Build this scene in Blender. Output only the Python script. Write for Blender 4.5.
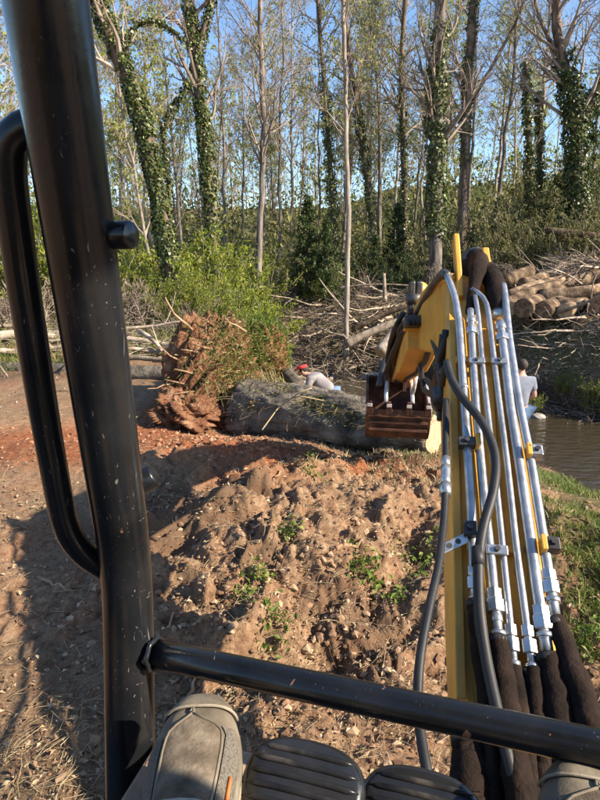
import bpy, math, random
import numpy as np
from mathutils import Vector, Matrix
R = math.radians
for o in list(bpy.data.objects): bpy.data.objects.remove(o)
scene = bpy.context.scene
COL = scene.collection
# ------------------------------------------------------------------ camera, sky, sun, exposure
EYE = np.array((0.0, 0.0, 1.7)); PITCH = R(13.6); FPX = 577.0
cam = bpy.data.objects.new('camera', bpy.data.cameras.new('camera')); COL.objects.link(cam)
cam.location = EYE; cam.rotation_euler = (math.pi/2-PITCH, 0, 0)
cam.data.sensor_fit = 'VERTICAL'; cam.data.sensor_height = 36; cam.data.sensor_width = 27
cam.data.lens = 36*FPX/800; cam.data.clip_start = 0.02; cam.data.clip_end = 1500
scene.camera = cam
SUN_AZ, SUN_EL = R(111), R(32)          # clockwise from +Y (ahead), behind the machine on the right
world = bpy.data.worlds.new('World'); scene.world = world; world.use_nodes = True
wn = world.node_tree; bg = wn.nodes['Background']
sky = wn.nodes.new('ShaderNodeTexSky'); sky.sky_type = 'NISHITA'; sky.sun_disc = False
sky.sun_elevation = SUN_EL; sky.sun_rotation = SUN_AZ; sky.air_density = 1.0; sky.dust_density = 0.4; sky.ozone_density = 4.0
wn.links.new(sky.outputs[0], bg.inputs[0]); bg.inputs[1].default_value = 0.105
sd = bpy.data.lights.new('sun', 'SUN'); sd.energy = 5.0; sd.angle = R(0.6); sd.color = (1.0, 0.87, 0.70)
sun = bpy.data.objects.new('sun', sd); COL.objects.link(sun)
sdir = Vector((math.sin(SUN_AZ)*math.cos(SUN_EL), math.cos(SUN_AZ)*math.cos(SUN_EL), math.sin(SUN_EL)))
sun.rotation_euler = sdir.to_track_quat('Z', 'Y').to_euler(); sun.location = (6, -9, 9)
vs = scene.view_settings; vs.view_transform = 'Standard'; vs.look = 'None'; vs.gamma = 1; vs.exposure = 1.36
vs.use_curve_mapping = False

# ------------------------------------------------------------------ placing helpers (photograph pixel + distance -> place)
cp, sp = math.cos(PITCH), math.sin(PITCH)
def ray(px, py):
    u, v = (px-300)/FPX, (400-py)/FPX
    return np.array((u, cp+v*sp, -sp+v*cp))
def P(px, py, d): return EYE + ray(px, py)*d
def PY(px, py, Y):
    r = ray(px, py); return EYE + r*(Y/r[1])
def unit(a): a = np.asarray(a, float); return a/np.linalg.norm(a)

# ------------------------------------------------------------------ mesh helpers
class MB:
    def __init__(s): s.V = []; s.Q = []; s.T = []; s.n = 0
    def add(s, V, Q=None, T=None):
        V = np.asarray(V, float).reshape(-1, 3)
        if Q is not None and len(Q): s.Q.append(np.asarray(Q, int).reshape(-1, 4)+s.n)
        if T is not None and len(T): s.T.append(np.asarray(T, int).reshape(-1, 3)+s.n)
        s.V.append(V); s.n += len(V); return s
    def tubes(s, Pt, Rd, sides=6, cap=False):
        """Pt (N,k,3), Rd (N,k): a batch of tubes"""
        Pt = np.asarray(Pt, float); Rd = np.asarray(Rd, float)
        N, k = Pt.shape[:2]
        if N == 0: return s
        t = np.gradient(Pt, axis=1); t /= np.linalg.norm(t, axis=2, keepdims=True)+1e-12
        m = t.mean(axis=1); ref = np.where((np.abs(m[:, 2]) > .8*np.linalg.norm(m, axis=1))[:, None], np.array((1., 0, 0)), np.array((0., 0, 1.)))
        a = np.cross(np.repeat(ref[:, None], k, 1), t); a /= np.linalg.norm(a, axis=2, keepdims=True)+1e-12
        b = np.cross(t, a)
        an = np.arange(sides)*2*math.pi/sides
        ring = Pt[:, :, None] + Rd[:, :, None, None]*(a[:, :, None]*np.cos(an)[None, None, :, None]+b[:, :, None]*np.sin(an)[None, None, :, None])
        idx = np.arange(N*k*sides).reshape(N, k, sides)
        r = np.roll(idx, -1, axis=2)
        Q = np.stack((idx[:, :-1], r[:, :-1], r[:, 1:], idx[:, 1:]), axis=-1).reshape(-1, 4)
        s.add(ring.reshape(-1, 3), Q)
        if cap:
            c0 = np.concatenate((Pt[:, 0], Pt[:, -1])); 
            base = s.n-N*k*sides
            i0 = idx[:, 0]+base; i1 = idx[:, -1]+base; cc = s.n
            s.V.append(c0); s.n += 2*N
            ar = np.arange(N)[:, None]*np.ones((1, sides), int)
            s.T.append(np.stack((ar+cc, np.roll(i0, -1, 1), i0), -1).reshape(-1, 3).astype(int))
            s.T.append(np.stack((ar+cc+N, i1, np.roll(i1, -1, 1)), -1).reshape(-1, 3).astype(int))
        return s
    def tube(s, pts, r, sides=16, cap=True):
        pts = np.asarray(pts, float); r = np.full(len(pts), r) if np.isscalar(r) else np.asarray(r, float)
        return s.tubes(pts[None], r[None], sides, cap)
    def ring_tube(s, pts, r, sides=24, cap=True):
        """tube with parallel transported frames (bends freely)"""
        pts = np.asarray(pts, float); k = len(pts); r = np.full(k, r) if np.isscalar(r) else np.asarray(r, float)
        t = np.gradient(pts, axis=0); t /= np.linalg.norm(t, axis=1, keepdims=True)
        a = unit(np.cross(t[0], (0.31, 0.2, 0.93) if abs(t[0][2]) < .9 else (1, 0, 0)))
        V = []; an = np.arange(sides)*2*math.pi/sides
        for i in range(k):
            a = unit(a-t[i]*np.dot(a, t[i])); b = np.cross(t[i], a)
            V.append(pts[i]+r[i]*(np.cos(an)[:, None]*a+np.sin(an)[:, None]*b))
        idx = np.arange(k*sides).reshape(k, sides); rr = np.roll(idx, -1, 1)
        Q = np.stack((idx[:-1], rr[:-1], rr[1:], idx[1:]), -1).reshape(-1, 4)
        V = np.concatenate(V); T = []
        if cap:
            n = len(V); V = np.vstack((V, pts[0], pts[-1]))
            T = [(n, rr[0, j], idx[0, j]) for j in range(sides)]+[(n+1, idx[-1, j], rr[-1, j]) for j in range(sides)]
        return s.add(V, Q, T)
    def box(s, c, x, y, z):
        """c centre, x y z half-axis vectors"""
        c = np.asarray(c, float); x, y, z = (np.asarray(q, float) for q in (x, y, z))
        V = [c+i*x+j*y+k*z for k in (-1, 1) for j in (-1, 1) for i in (-1, 1)]
        return s.add(V, [(0, 2, 3, 1), (4, 5, 7, 6), (0, 1, 5, 4), (2, 6, 7, 3), (0, 4, 6, 2), (1, 3, 7, 5)])
    def prism(s, poly, x, y, z, c, h0, h1):
        """poly (n,2) in plane (x,y) through c, extruded along z from h0 to h1"""
        poly = np.asarray(poly, float); n = len(poly); x, y, z, c = (np.asarray(q, float) for q in (x, y, z, c))
        A = c+poly[:, :1]*x+poly[:, 1:]*y
        ca = A.mean(0)
        V = np.vstack((A+h0*z, A+h1*z, ca+h0*z, ca+h1*z))
        Q = [(i, (i+1) % n, n+(i+1) % n, n+i) for i in range(n)]
        T = [(2*n, (i+1) % n, i) for i in range(n)]+[(2*n+1, n+i, n+(i+1) % n) for i in range(n)]
        return s.add(V, Q, T)
    def sweep(s, secs, closed_ends=True):
        """secs: list of (n,3) rings"""
        k = len(secs); n = len(secs[0]); V = np.concatenate(secs)
        idx = np.arange(k*n).reshape(k, n); rr = np.roll(idx, -1, 1)
        Q = np.stack((idx[:-1], rr[:-1], rr[1:], idx[1:]), -1).reshape(-1, 4); T = []
        if closed_ends:
            m = len(V); V = np.vstack((V, secs[0].mean(0), secs[-1].mean(0)))
            T = [(m, rr[0, j], idx[0, j]) for j in range(n)]+[(m+1, idx[-1, j], rr[-1, j]) for j in range(n)]
        return s.add(V, Q, T)
    def mesh(s, name, smooth=False):
        V = np.concatenate(s.V) if s.V else np.zeros((0, 3))
        Q = np.concatenate(s.Q) if s.Q else np.zeros((0, 4), int)
        T = np.concatenate(s.T) if s.T else np.zeros((0, 3), int)
        me = bpy.data.meshes.new(name)
        me.vertices.add(len(V)); me.vertices.foreach_set('co', V.astype(np.float32).ravel())
        nl = Q.size+T.size; me.loops.add(nl); me.polygons.add(len(Q)+len(T))
        me.loops.foreach_set('vertex_index', np.concatenate((Q.ravel(), T.ravel())).astype(np.int32))
        st = np.concatenate((np.arange(len(Q))*4, Q.size+np.arange(len(T))*3)).astype(np.int32)
        me.polygons.foreach_set('loop_start', st)
        me.polygons.foreach_set('use_smooth', np.full(len(st), bool(smooth)))
        me.update(calc_edges=True); me.validate()
        return me
    def build(s, name, m, parent=None, smooth=False, bevel=0, loc=None):
        me = s.mesh(name, smooth)
        if loc is not None:
            me.transform(Matrix.Translation(-Vector(loc)))
        return link(name, me, m, parent, bevel, loc)

def link(name, me, m=None, parent=None, bevel=0, loc=None):
    o = bpy.data.objects.new(name, me); COL.objects.link(o)
    if m is not None and me is not None and not me.materials: me.materials.append(m)
    if loc is not None: o.location = loc
    if parent is not None:
        o.parent = parent
        o.matrix_parent_inverse = Matrix.Translation(-parent.location) if loc is None or True else Matrix()
    if bevel:
        b = o.modifiers.new('bevel', 'BEVEL'); b.width = bevel; b.segments = 2; b.limit_method = 'ANGLE'; b.angle_limit = R(40)
    return o
def tag(o, label=None, cat=None, group=None, kind=None):
    if label: o['label'] = label
    if cat: o['category'] = cat
    if group: o['group'] = group
    if kind: o['kind'] = kind
    return o
def thing(name, label, cat, loc=(0, 0, 0), group=None):
    o = bpy.data.objects.new(name, None); COL.objects.link(o); o.location = loc; o.empty_display_size = .2
    return tag(o, label, cat, group)
def copy_tree(o, parent=None):
    c = o.copy(); COL.objects.link(c)
    if parent is not None: c.parent = parent; c.matrix_parent_inverse = o.matrix_parent_inverse.copy()
    for ch in o.children: copy_tree(ch, c)
    return c

# ------------------------------------------------------------------ noise
_rs = np.random.RandomState(11)
TAB = _rs.rand(256, 256)
def vnoise(x, y, o=0):
    x = np.asarray(x, float)+o*17.31; y = np.asarray(y, float)+o*9.73
    xi = np.floor(x).astype(int); yi = np.floor(y).astype(int); fx = x-xi; fy = y-yi
    fx = fx*fx*fx*(fx*(fx*6-15)+10); fy = fy*fy*fy*(fy*(fy*6-15)+10)
    a = TAB[xi & 255, yi & 255]; b = TAB[(xi+1) & 255, yi & 255]; c = TAB[xi & 255, (yi+1) & 255]; d = TAB[(xi+1) & 255, (yi+1) & 255]
    return (a*(1-fx)+b*fx)*(1-fy)+(c*(1-fx)+d*fx)*fy
def fbm(x, y, o=0, n=4, g=.5):
    s = 0; a = 1; t = 0
    for i in range(n):
        s = s+a*vnoise(x*2**i, y*2**i, o+i*3.7); t += a; a *= g
    return s/t*2-1
def clods(x, y, o=0):
    xi = np.floor(x).astype(int); yi = np.floor(y).astype(int); best = np.zeros_like(x)
    for i in (-1, 0, 1):
        for j in (-1, 0, 1):
            cx, cy = xi+i, yi+j
            px = cx+TAB[(cx+o) & 255, (cy*3+o) & 255]; py = cy+TAB[(cx*5+o+7) & 255, (cy+o+31) & 255]
            s = .25+.55*TAB[(cx+o+91) & 255, (cy+o+53) & 255]
            d2 = ((x-px)**2+(y-py)**2)/(s*s)
            best = np.maximum(best, np.sqrt(np.maximum(0, 1-d2))*s)
    return best
def sm(t): t = np.clip(t, 0, 1); return t*t*(3-2*t)

# ------------------------------------------------------------------ materials
def new_mat(name):
    m = bpy.data.materials.new(name); m.use_nodes = True; nt = m.node_tree
    return m, nt, nt.nodes['Principled BSDF']
def N(nt, t, **k):
    n = nt.nodes.new(t)
    for a, b in k.items(): setattr(n, a, b)
    return n
def coords(nt, coord='Object', scale=(1, 1, 1)):
    tc = N(nt, 'ShaderNodeTexCoord'); mp = N(nt, 'ShaderNodeMapping'); mp.inputs['Scale'].default_value = scale
    nt.links.new(tc.outputs[coord], mp.inputs[0]); return mp.outputs[0]
def noise(nt, vec, scale, detail=5, rough=.55, dist=0):
    n = N(nt, 'ShaderNodeTexNoise'); n.inputs['Scale'].default_value = scale; n.inputs['Detail'].default_value = detail
    n.inputs['Roughness'].default_value = rough; n.inputs['Distortion'].default_value = dist
    if vec is not None: nt.links.new(vec, n.inputs['Vector'])
    return n.outputs['Fac']
def ramp(nt, fac, stops):
    r = N(nt, 'ShaderNodeValToRGB'); e = r.color_ramp.elements
    while len(e) < len(stops): e.new(.5)
    for q, (p, c) in zip(e, stops): q.position = p; q.color = (*c, 1) if len(c) == 3 else c
    nt.links.new(fac, r.inputs[0]); return r.outputs[0]
def mixc(nt, fac, a, b, mode='MIX'):
    m = N(nt, 'ShaderNodeMix', data_type='RGBA', blend_type=mode)
    for sock, val in ((m.inputs[0], fac), (m.inputs[6], a), (m.inputs[7], b)):
        if hasattr(val, 'links'): nt.links.new(val, sock)
        elif isinstance(val, (int, float)): sock.default_value = val
        else: sock.default_value = (*val, 1)
    return m.outputs[2]
def bump(nt, h, bs, strength=.4, dist=.02, chain=None):
    b = N(nt, 'ShaderNodeBump'); b.inputs['Strength'].default_value = strength; b.inputs['Distance'].default_value = dist
    nt.links.new(h, b.inputs['Height'])
    if chain is not None: nt.links.new(chain, b.inputs['Normal'])
    if bs is not None: nt.links.new(b.outputs[0], bs.inputs['Normal'])
    return b.outputs[0]
def mat(name, stops, scale=6, rough=.8, metal=0, bmp=0, bscale=30, bdist=.01, stretch=(1, 1, 1), spec=.3, rand=0, coat=0, rvar=0):
    m, nt, bs = new_mat(name); v = coords(nt, 'Object', stretch)
    f = noise(nt, v, scale); c = ramp(nt, f, stops)
    if rand:
        oi = N(nt, 'ShaderNodeObjectInfo'); mr = N(nt, 'ShaderNodeMapRange'); mr.inputs[3].default_value = 1-rand; mr.inputs[4].default_value = 1+rand
        nt.links.new(oi.outputs['Random'], mr.inputs[0]); hs = N(nt, 'ShaderNodeHueSaturation')
        nt.links.new(mr.outputs[0], hs.inputs['Value']); nt.links.new(c, hs.inputs['Color']); c = hs.outputs[0]
    nt.links.new(c, bs.inputs['Base Color']); bs.inputs['Roughness'].default_value = rough; bs.inputs['Metallic'].default_value = metal
    bs.inputs['Specular IOR Level'].default_value = spec
    if rvar:
        f2 = noise(nt, v, scale*3); mr = N(nt, 'ShaderNodeMapRange'); mr.inputs[1].default_value = .3; mr.inputs[2].default_value = .7
        mr.inputs[3].default_value = rough-rvar; mr.inputs[4].default_value = rough+rvar; nt.links.new(f2, mr.inputs[0]); nt.links.new(mr.outputs[0], bs.inputs['Roughness'])
    if bmp: bump(nt, noise(nt, v, bscale, 6, .6), bs, bmp, bdist)
    return m
def leaf_mat(name, stops, trans=.35, rough=.55, rand=.12):
    m, nt, bs = new_mat(name); g = N(nt, 'ShaderNodeNewGeometry')
    c = ramp(nt, g.outputs['Random Per Island'], stops)
    oi = N(nt, 'ShaderNodeObjectInfo'); mr = N(nt, 'ShaderNodeMapRange'); mr.inputs[3].default_value = 1-rand; mr.inputs[4].default_value = 1+rand
    nt.links.new(oi.outputs['Random'], mr.inputs[0]); hs = N(nt, 'ShaderNodeHueSaturation'); nt.links.new(mr.outputs[0], hs.inputs['Value'])
    nt.links.new(c, hs.inputs['Color']); c = hs.outputs[0]
    nt.links.new(c, bs.inputs['Base Color']); bs.inputs['Roughness'].default_value = rough; bs.inputs['Specular IOR Level'].default_value = .3
    if trans:
        t = N(nt, 'ShaderNodeBsdfTranslucent'); nt.links.new(c, t.inputs[0]); mx = N(nt, 'ShaderNodeMixShader'); mx.inputs[0].default_value = trans
        nt.links.new(bs.outputs[0], mx.inputs[1]); nt.links.new(t.outputs[0], mx.inputs[2]); nt.links.new(mx.outputs[0], nt.nodes['Material Output'].inputs[0])
    return m

def black_paint():
    m, nt, bs = new_mat('scuffed_black_paint'); v = coords(nt)
    base = ramp(nt, noise(nt, v, 9, 6), [(.3, (.004, .005, .006)), (.7, (.013, .014, .016))])
    v2 = coords(nt, 'Object', (1, 1, .5))
    chips = ramp(nt, noise(nt, v2, 48, 3, .5, .4), [(.74, (0, 0, 0)), (.755, (1, 1, 1))])
    c = mixc(nt, chips, base, (.22, .11, .06))
    # long thin scratches in several directions
    for k, (sc, rot) in enumerate((((300, 300, 6), (.25, .1, 0)), ((240, 240, 9), (-.5, .6, 0)), ((320, 14, 320), (.3, .4, .2)))):
        tc = N(nt, 'ShaderNodeTexCoord'); mp = N(nt, 'ShaderNodeMapping'); mp.inputs['Scale'].default_value = sc; mp.inputs['Rotation'].default_value = rot
        nt.links.new(tc.outputs['Object'], mp.inputs[0])
        s = ramp(nt, noise(nt, mp.outputs[0], 1.0, 1, .4, .6), [(.735, (0, 0, 0)), (.79, (.45, .45, .45))])
        area = ramp(nt, noise(nt, v, 6+k*3, 2), [(.5, (0, 0, 0)), (.6, (1, 1, 1))])
        mm = N(nt, 'ShaderNodeMath', operation='MULTIPLY'); nt.links.new(s, mm.inputs[0]); nt.links.new(area, mm.inputs[1])
        c = mixc(nt, mm.outputs[0], c, (.30, .27, .24))
    dust = ramp(nt, noise(nt, v, 14, 6, .7), [(.5, (0, 0, 0)), (.8, (.07, .07, .07))])
    c = mixc(nt, dust, c, (.12, .085, .06))
    nt.links.new(c, bs.inputs['Base Color'])
    r = ramp(nt, noise(nt, v, 20, 6, .7), [(.3, (.12, .12, .12)), (.8, (.36, .36, .36))])
    nt.links.new(r, bs.inputs['Roughness']); bs.inputs['Specular IOR Level'].default_value = .45
    bump(nt, noise(nt, v, 160, 3), bs, .06, .002)
    return m
def yellow_paint():
    m, nt, bs = new_mat('worn_yellow_paint'); v = coords(nt)
    base = ramp(nt, noise(nt, v, 5, 5), [(.3, (.60, .275, .026)), (.7, (.70, .36, .05))])
    dirt = ramp(nt, noise(nt, v, 7, 8, .7), [(.45, (0, 0, 0)), (.75, (.5, .5, .5))])
    c = mixc(nt, dirt, base, (.22, .12, .045))
    st = ramp(nt, noise(nt, coords(nt, 'Object', (60, 6, 6)), 1.2, 4, .6), [(.6, (0, 0, 0)), (.75, (.6, .6, .6))])
    c = mixc(nt, st, c, (.16, .09, .04))
    chip = ramp(nt, noise(nt, v, 38, 4), [(.70, (0, 0, 0)), (.72, (1, 1, 1))]); c = mixc(nt, chip, c, (.13, .07, .04))
    nt.links.new(c, bs.inputs['Base Color']); bs.inputs['Roughness'].default_value = .42
    bump(nt, noise(nt, v, 60, 4), bs, .08, .004)
    return m
def ground_mat():
    m, nt, bs = new_mat('dug_soil'); v = coords(nt)
    at = N(nt, 'ShaderNodeVertexColor', layer_name='soil'); sep = N(nt, 'ShaderNodeSeparateColor'); nt.links.new(at.outputs[0], sep.inputs[0])
    n1 = noise(nt, v, 2.5, 8, .65); n2 = noise(nt, v, 22, 8, .7); n3 = noise(nt, v, 90, 6, .7)
    tan = ramp(nt, n2, [(.25, (.105, .062, .036)), (.45, (.25, .152, .088)), (.6, (.37, .245, .148)), (.78, (.52, .39, .255))])
    clay = ramp(nt, n2, [(.25, (.13, .043, .02)), (.5, (.27, .10, .045)), (.75, (.43, .20, .10))])
    litter = ramp(nt, n3, [(.28, (.04, .03, .02)), (.45, (.13, .095, .06)), (.6, (.27, .20, .125)), (.75, (.42, .33, .21))])
    green = ramp(nt, n3, [(.3, (.03, .035, .012)), (.5, (.075, .10, .028)), (.72, (.17, .19, .06))])
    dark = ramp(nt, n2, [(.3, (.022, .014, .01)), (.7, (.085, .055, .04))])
    def fac(s, k=.5):
        a = N(nt, 'ShaderNodeMath', operation='ADD'); nt.links.new(s, a.inputs[0]); nt.links.new(n2, a.inputs[1])
        mr = N(nt, 'ShaderNodeMapRange'); mr.inputs[1].default_value = .75; mr.inputs[2].default_value = 1.2; nt.links.new(a.outputs[0], mr.inputs[0]); return mr.outputs[0]
    patch = ramp(nt, n1, [(.45, (0, 0, 0)), (.65, (.35, .35, .35))])
    c = mixc(nt, patch, tan, clay)
    c = mixc(nt, fac(at.outputs['Alpha']), c, litter)
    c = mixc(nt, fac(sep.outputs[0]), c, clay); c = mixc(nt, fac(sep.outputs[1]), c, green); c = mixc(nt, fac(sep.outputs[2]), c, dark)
    nt.links.new(c, bs.inputs['Base Color']); bs.inputs['Roughness'].default_value = .92; bs.inputs['Specular IOR Level'].default_value = .15
    b1 = bump(nt, n2, None, .9, .035); bump(nt, n3, bs, .8, .012, b1)
    return m
def cut_wood():
    m, nt, bs = new_mat('sawn_log_end'); v = coords(nt)
    ln = N(nt, 'ShaderNodeVectorMath', operation='LENGTH'); nt.links.new(v, ln.inputs[0])
    ad = N(nt, 'ShaderNodeMath', operation='ADD'); nt.links.new(ln.outputs['Value'], ad.inputs[0])
    ml = N(nt, 'ShaderNodeMath', operation='MULTIPLY'); nt.links.new(noise(nt, v, 9, 3), ml.inputs[0]); ml.inputs[1].default_value = .05; nt.links.new(ml.outputs[0], ad.inputs[1])
    m2 = N(nt, 'ShaderNodeMath', operation='MULTIPLY'); nt.links.new(ad.outputs[0], m2.inputs[0]); m2.inputs[1].default_value = 260
    s = N(nt, 'ShaderNodeMath', operation='SINE'); nt.links.new(m2.outputs[0], s.inputs[0])
    mr = N(nt, 'ShaderNodeMapRange'); mr.inputs[1].default_value = -1; mr.inputs[2].default_value = 1; nt.links.new(s.outputs[0], mr.inputs[0])
    c = ramp(nt, mr.outputs[0], [(0, (.36, .22, .115)), (1, (.52, .36, .215))])
    dk = ramp(nt, noise(nt, v, 14, 6), [(.45, (0, 0, 0)), (.75, (.7, .7, .7))]); c = mixc(nt, dk, c, (.20, .11, .055))
    nt.links.new(c, bs.inputs['Base Color']); bs.inputs['Roughness'].default_value = .8; bump(nt, mr.outputs[0], bs, .3, .004)
    return m
def water_mat():
    m, nt, bs = new_mat('creek_water'); v = coords(nt, 'Object', (1, 2.2, 1))
    bs.inputs['Base Color'].default_value = (.038, .030, .018, 1); bs.inputs['Roughness'].default_value = .04; bs.inputs['IOR'].default_value = 1.45
    bs.inputs['Specular IOR Level'].default_value = .85
    bump(nt, noise(nt, v, 3.4, 4, .5, .4), bs, .55, .07)
    return m
M = {}
M['black'] = black_paint(); M['yellow'] = yellow_paint(); M['ground'] = ground_mat(); M['cut'] = cut_wood(); M['water'] = water_mat()
M['cut_dark'] = mat('weathered_log_end', [(.3, (.07, .042, .026)), (.5, (.18, .105, .06)), (.72, (.32, .20, .12))], 12, .9, 0, .6, 40, .01, rand=.25)
M['steel'] = mat('galvanised_pipe', [(.3, (.28, .29, .30)), (.5, (.38, .39, .40)), (.72, (.50, .51, .51))], 14, .36, .75, .1, 90, .002, rvar=.1, spec=.5)
M['nut'] = mat('zinc_coupling', [(.3, (.40, .40, .39)), (.7, (.68, .67, .64))], 30, .3, .85, .05, 90, .002)
M['dsteel'] = mat('dark_steel', [(.3, (.03, .03, .032)), (.7, (.11, .105, .10))], 18, .45, .5, .2, 60, .004)
M['rubber'] = mat('hose_rubber', [(.3, (.010, .010, .011)), (.7, (.032, .031, .030))], 10, .5, 0, .15, 120, .002)
M['pedal'] = mat('pedal_rubber', [(.3, (.008, .009, .010)), (.75, (.025, .025, .027))], 14, .2, 0, .12, 150, .001, spec=.5)
M['ridge'] = mat('worn_rubber_ridge', [(.3, (.008, .008, .009)), (.55, (.018, .018, .018)), (.78, (.08, .07, .06))], 25, .26, 0, .2, 150, .001)
M['sleeve'] = mat('hose_sleeve_fabric', [(.3, (.009, .007, .006)), (.6, (.026, .017, .013)), (.8, (.06, .038, .028))], 12, .95, 0, .7, 70, .008, (1, 1, 1), .1)
M['rust'] = mat('rusty_bucket_steel', [(.3, (.03, .016, .011)), (.5, (.085, .038, .023)), (.68, (.18, .08, .04)), (.8, (.28, .17, .11))], 9, .62, .2, .4, 40, .006)
M['worn'] = mat('bare_worn_steel', [(.3, (.45, .40, .36)), (.7, (.75, .70, .66))], 30, .35, .6, .1, 60, .003)
M['mud'] = mat('muddy_floor', [(.3, (.12, .075, .05)), (.55, (.27, .185, .125)), (.75, (.40, .29, .2))], 16, .9, 0, .6, 60, .006)
M['bark_grey'] = mat('grey_bark', [(.3, (.07, .058, .05)), (.55, (.19, .16, .133)), (.75, (.34, .295, .25))], 9, .9, 0, .8, 22, .03, (1, 1, .22), .1, .18)
M['bark_pale'] = mat('pale_bark', [(.3, (.14, .115, .09)), (.55, (.28, .235, .19)), (.75, (.42, .37, .31))], 9, .85, 0, .6, 22, .02, (1, 1, .3), .1, .1)
M['bark_brown'] = mat('brown_bark', [(.3, (.055, .04, .03)), (.55, (.155, .115, .085)), (.75, (.28, .215, .16))], 9, .9, 0, .8, 20, .03, (1, 1, .22), .1, .2)
M['twig'] = mat('twig_bark', [(.35, (.16, .125, .10)), (.65, (.34, .275, .22))], 3, .9, 0, 0, rand=.25)
M['trunk_log'] = mat('fallen_trunk_bark', [(.28, (.04, .033, .026)), (.45, (.12, .10, .078)), (.6, (.20, .17, .13)), (.78, (.32, .275, .21))], 5, .95, 0, 1.0, 14, .05, (1, 1, 1), .1)
M['log'] = mat('pile_log_bark', [(.3, (.035, .024, .016)), (.48, (.12, .082, .053)), (.6, (.24, .17, .11)), (.75, (.40, .30, .20))], 4, .9, 0, .9, 16, .03, (1, 1, 1), .1, .3)
M['dead'] = mat('dead_branch_wood', [(.3, (.12, .092, .068)), (.55, (.32, .255, .19)), (.75, (.52, .43, .33))], 6, .9, 0, .6, 25, .02, (1, 1, 1), .1, .45)
M['root'] = mat('root_wood', [(.3, (.16, .085, .045)), (.6, (.33, .21, .12)), (.78, (.47, .33, .2))], 9, .9, 0, .5, 40, .01, rand=.2)
M['clay'] = mat('red_clay_clods', [(.25, (.07, .034, .02)), (.45, (.17, .078, .042)), (.62, (.26, .135, .075)), (.8, (.36, .23, .14))], 7, .95, 0, 1.0, 26, .05, (1, 1, 1), .1)
M['clod'] = leaf_mat('loose_clods', [(0, (.11, .062, .035)), (.35, (.23, .135, .078)), (.7, (.33, .215, .13)), (1, (.43, .31, .20))], 0, .95)
M['rclod'] = leaf_mat('red_clods', [(0, (.13, .05, .024)), (.5, (.27, .12, .06)), (1, (.38, .2, .11))], 0, .95)
M['litter'] = leaf_mat('dry_leaf_litter', [(0, (.10, .06, .035)), (.35, (.24, .15, .085)), (.7, (.38, .27, .165)), (1, (.52, .42, .29))], .15, .75)
M['straw'] = leaf_mat('dry_straw', [(0, (.20, .14, .075)), (.5, (.36, .27, .15)), (1, (.50, .41, .25))], .2, .75)
M['grass'] = leaf_mat('grass_blades', [(0, (.06, .095, .018)), (.5, (.11, .155, .03)), (.8, (.19, .22, .05)), (1, (.30, .25, .10))], .35)
M['weed'] = leaf_mat('weed_leaf', [(0, (.07, .13, .02)), (.6, (.15, .22, .035)), (1, (.27, .31, .07))], .4)
M['ivy'] = leaf_mat('ivy_leaf', [(0, (.022, .036, .011)), (.45, (.05, .072, .018)), (.8, (.105, .125, .034)), (1, (.20, .19, .07))], .15, .4)
M['privet'] = leaf_mat('bright_shrub_leaf', [(0, (.09, .125, .014)), (.4, (.18, .225, .022)), (.8, (.28, .31, .036)), (1, (.40, .38, .08))], .45)
M['olive'] = leaf_mat('olive_shrub_leaf', [(0, (.07, .08, .024)), (.4, (.135, .145, .04)), (.75, (.22, .21, .075)), (1, (.32, .27, .13))], .35)
M['dark'] = leaf_mat('dark_evergreen_leaf', [(0, (.02, .038, .013)), (.5, (.05, .08, .022)), (1, (.12, .145, .04))], .2)
M['young'] = leaf_mat('young_spring_leaf', [(0, (.17, .20, .045)), (.5, (.28, .31, .08)), (1, (.42, .41, .15))], .5)
M['brown'] = leaf_mat('brown_bramble', [(0, (.10, .07, .045)), (.5, (.21, .155, .10)), (1, (.34, .27, .18))], .3)
M['stone'] = mat('creek_stone', [(.3, (.16, .14, .12)), (.7, (.38, .35, .31))], 6, .8, 0, .6, 22, .02)
M['tread'] = mat('track_rubber', [(.3, (.02, .018, .016)), (.7, (.10, .07, .05))], 8, .9, 0, .5, 40, .01)
# ------------------------------------------------------------------ terrain
ZW = -1.45
CREEK = np.array([(14, 0.5), (9, 5.0), (5.75, 8.95), (4.35, 10.7), (2.7, 13.4), (1.0, 15.6), (-1.6, 17.1), (-7, 18.6), (-16, 19.5)], float)
CHW = np.array([1.9, 1.85, 1.8, 1.75, 1.6, 1.4, 1.1, .8, .6])
CBW = np.array([1.7, 1.7, 1.7, 1.8, 3.0, 4.2, 4.2, 4.0, 4.0])
def creek(x, y):
    best = np.full(np.shape(x), 1e9); e = np.zeros(np.shape(x)); side = np.zeros(np.shape(x)); bw = np.zeros(np.shape(x)); hw = np.zeros(np.shape(x))
    for i in range(len(CREEK)-1):
        a, b = CREEK[i], CREEK[i+1]; d = b-a; L2 = d@d
        t = np.clip(((x-a[0])*d[0]+(y-a[1])*d[1])/L2, 0, 1)
        rx, ry = x-a[0]-t*d[0], y-a[1]-t*d[1]; dist = np.hypot(rx, ry); m = dist < best
        best = np.where(m, dist, best); h = CHW[i]+(CHW[i+1]-CHW[i])*t
        e = np.where(m, dist-h, e); hw = np.where(m, h, hw); bw = np.where(m, CBW[i]+(CBW[i+1]-CBW[i])*t, bw)
        side = np.where(m, np.sign(rx*-d[1]+ry*d[0]), side)
    return e, side, bw, hw
TA, TB = P(248, 414, 6.9), P(433, 436, 5.5)      # fallen trunk axis: butt end at the roots, sawn end under the bucket
def seg_d(x, y, a, b):
    d = np.array(b[:2])-np.array(a[:2]); t = np.clip(((x-a[0])*d[0]+(y-a[1])*d[1])/(d@d), 0, 1)
    return np.hypot(x-a[0]-t*d[0], y-a[1]-t*d[1]), t
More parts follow.
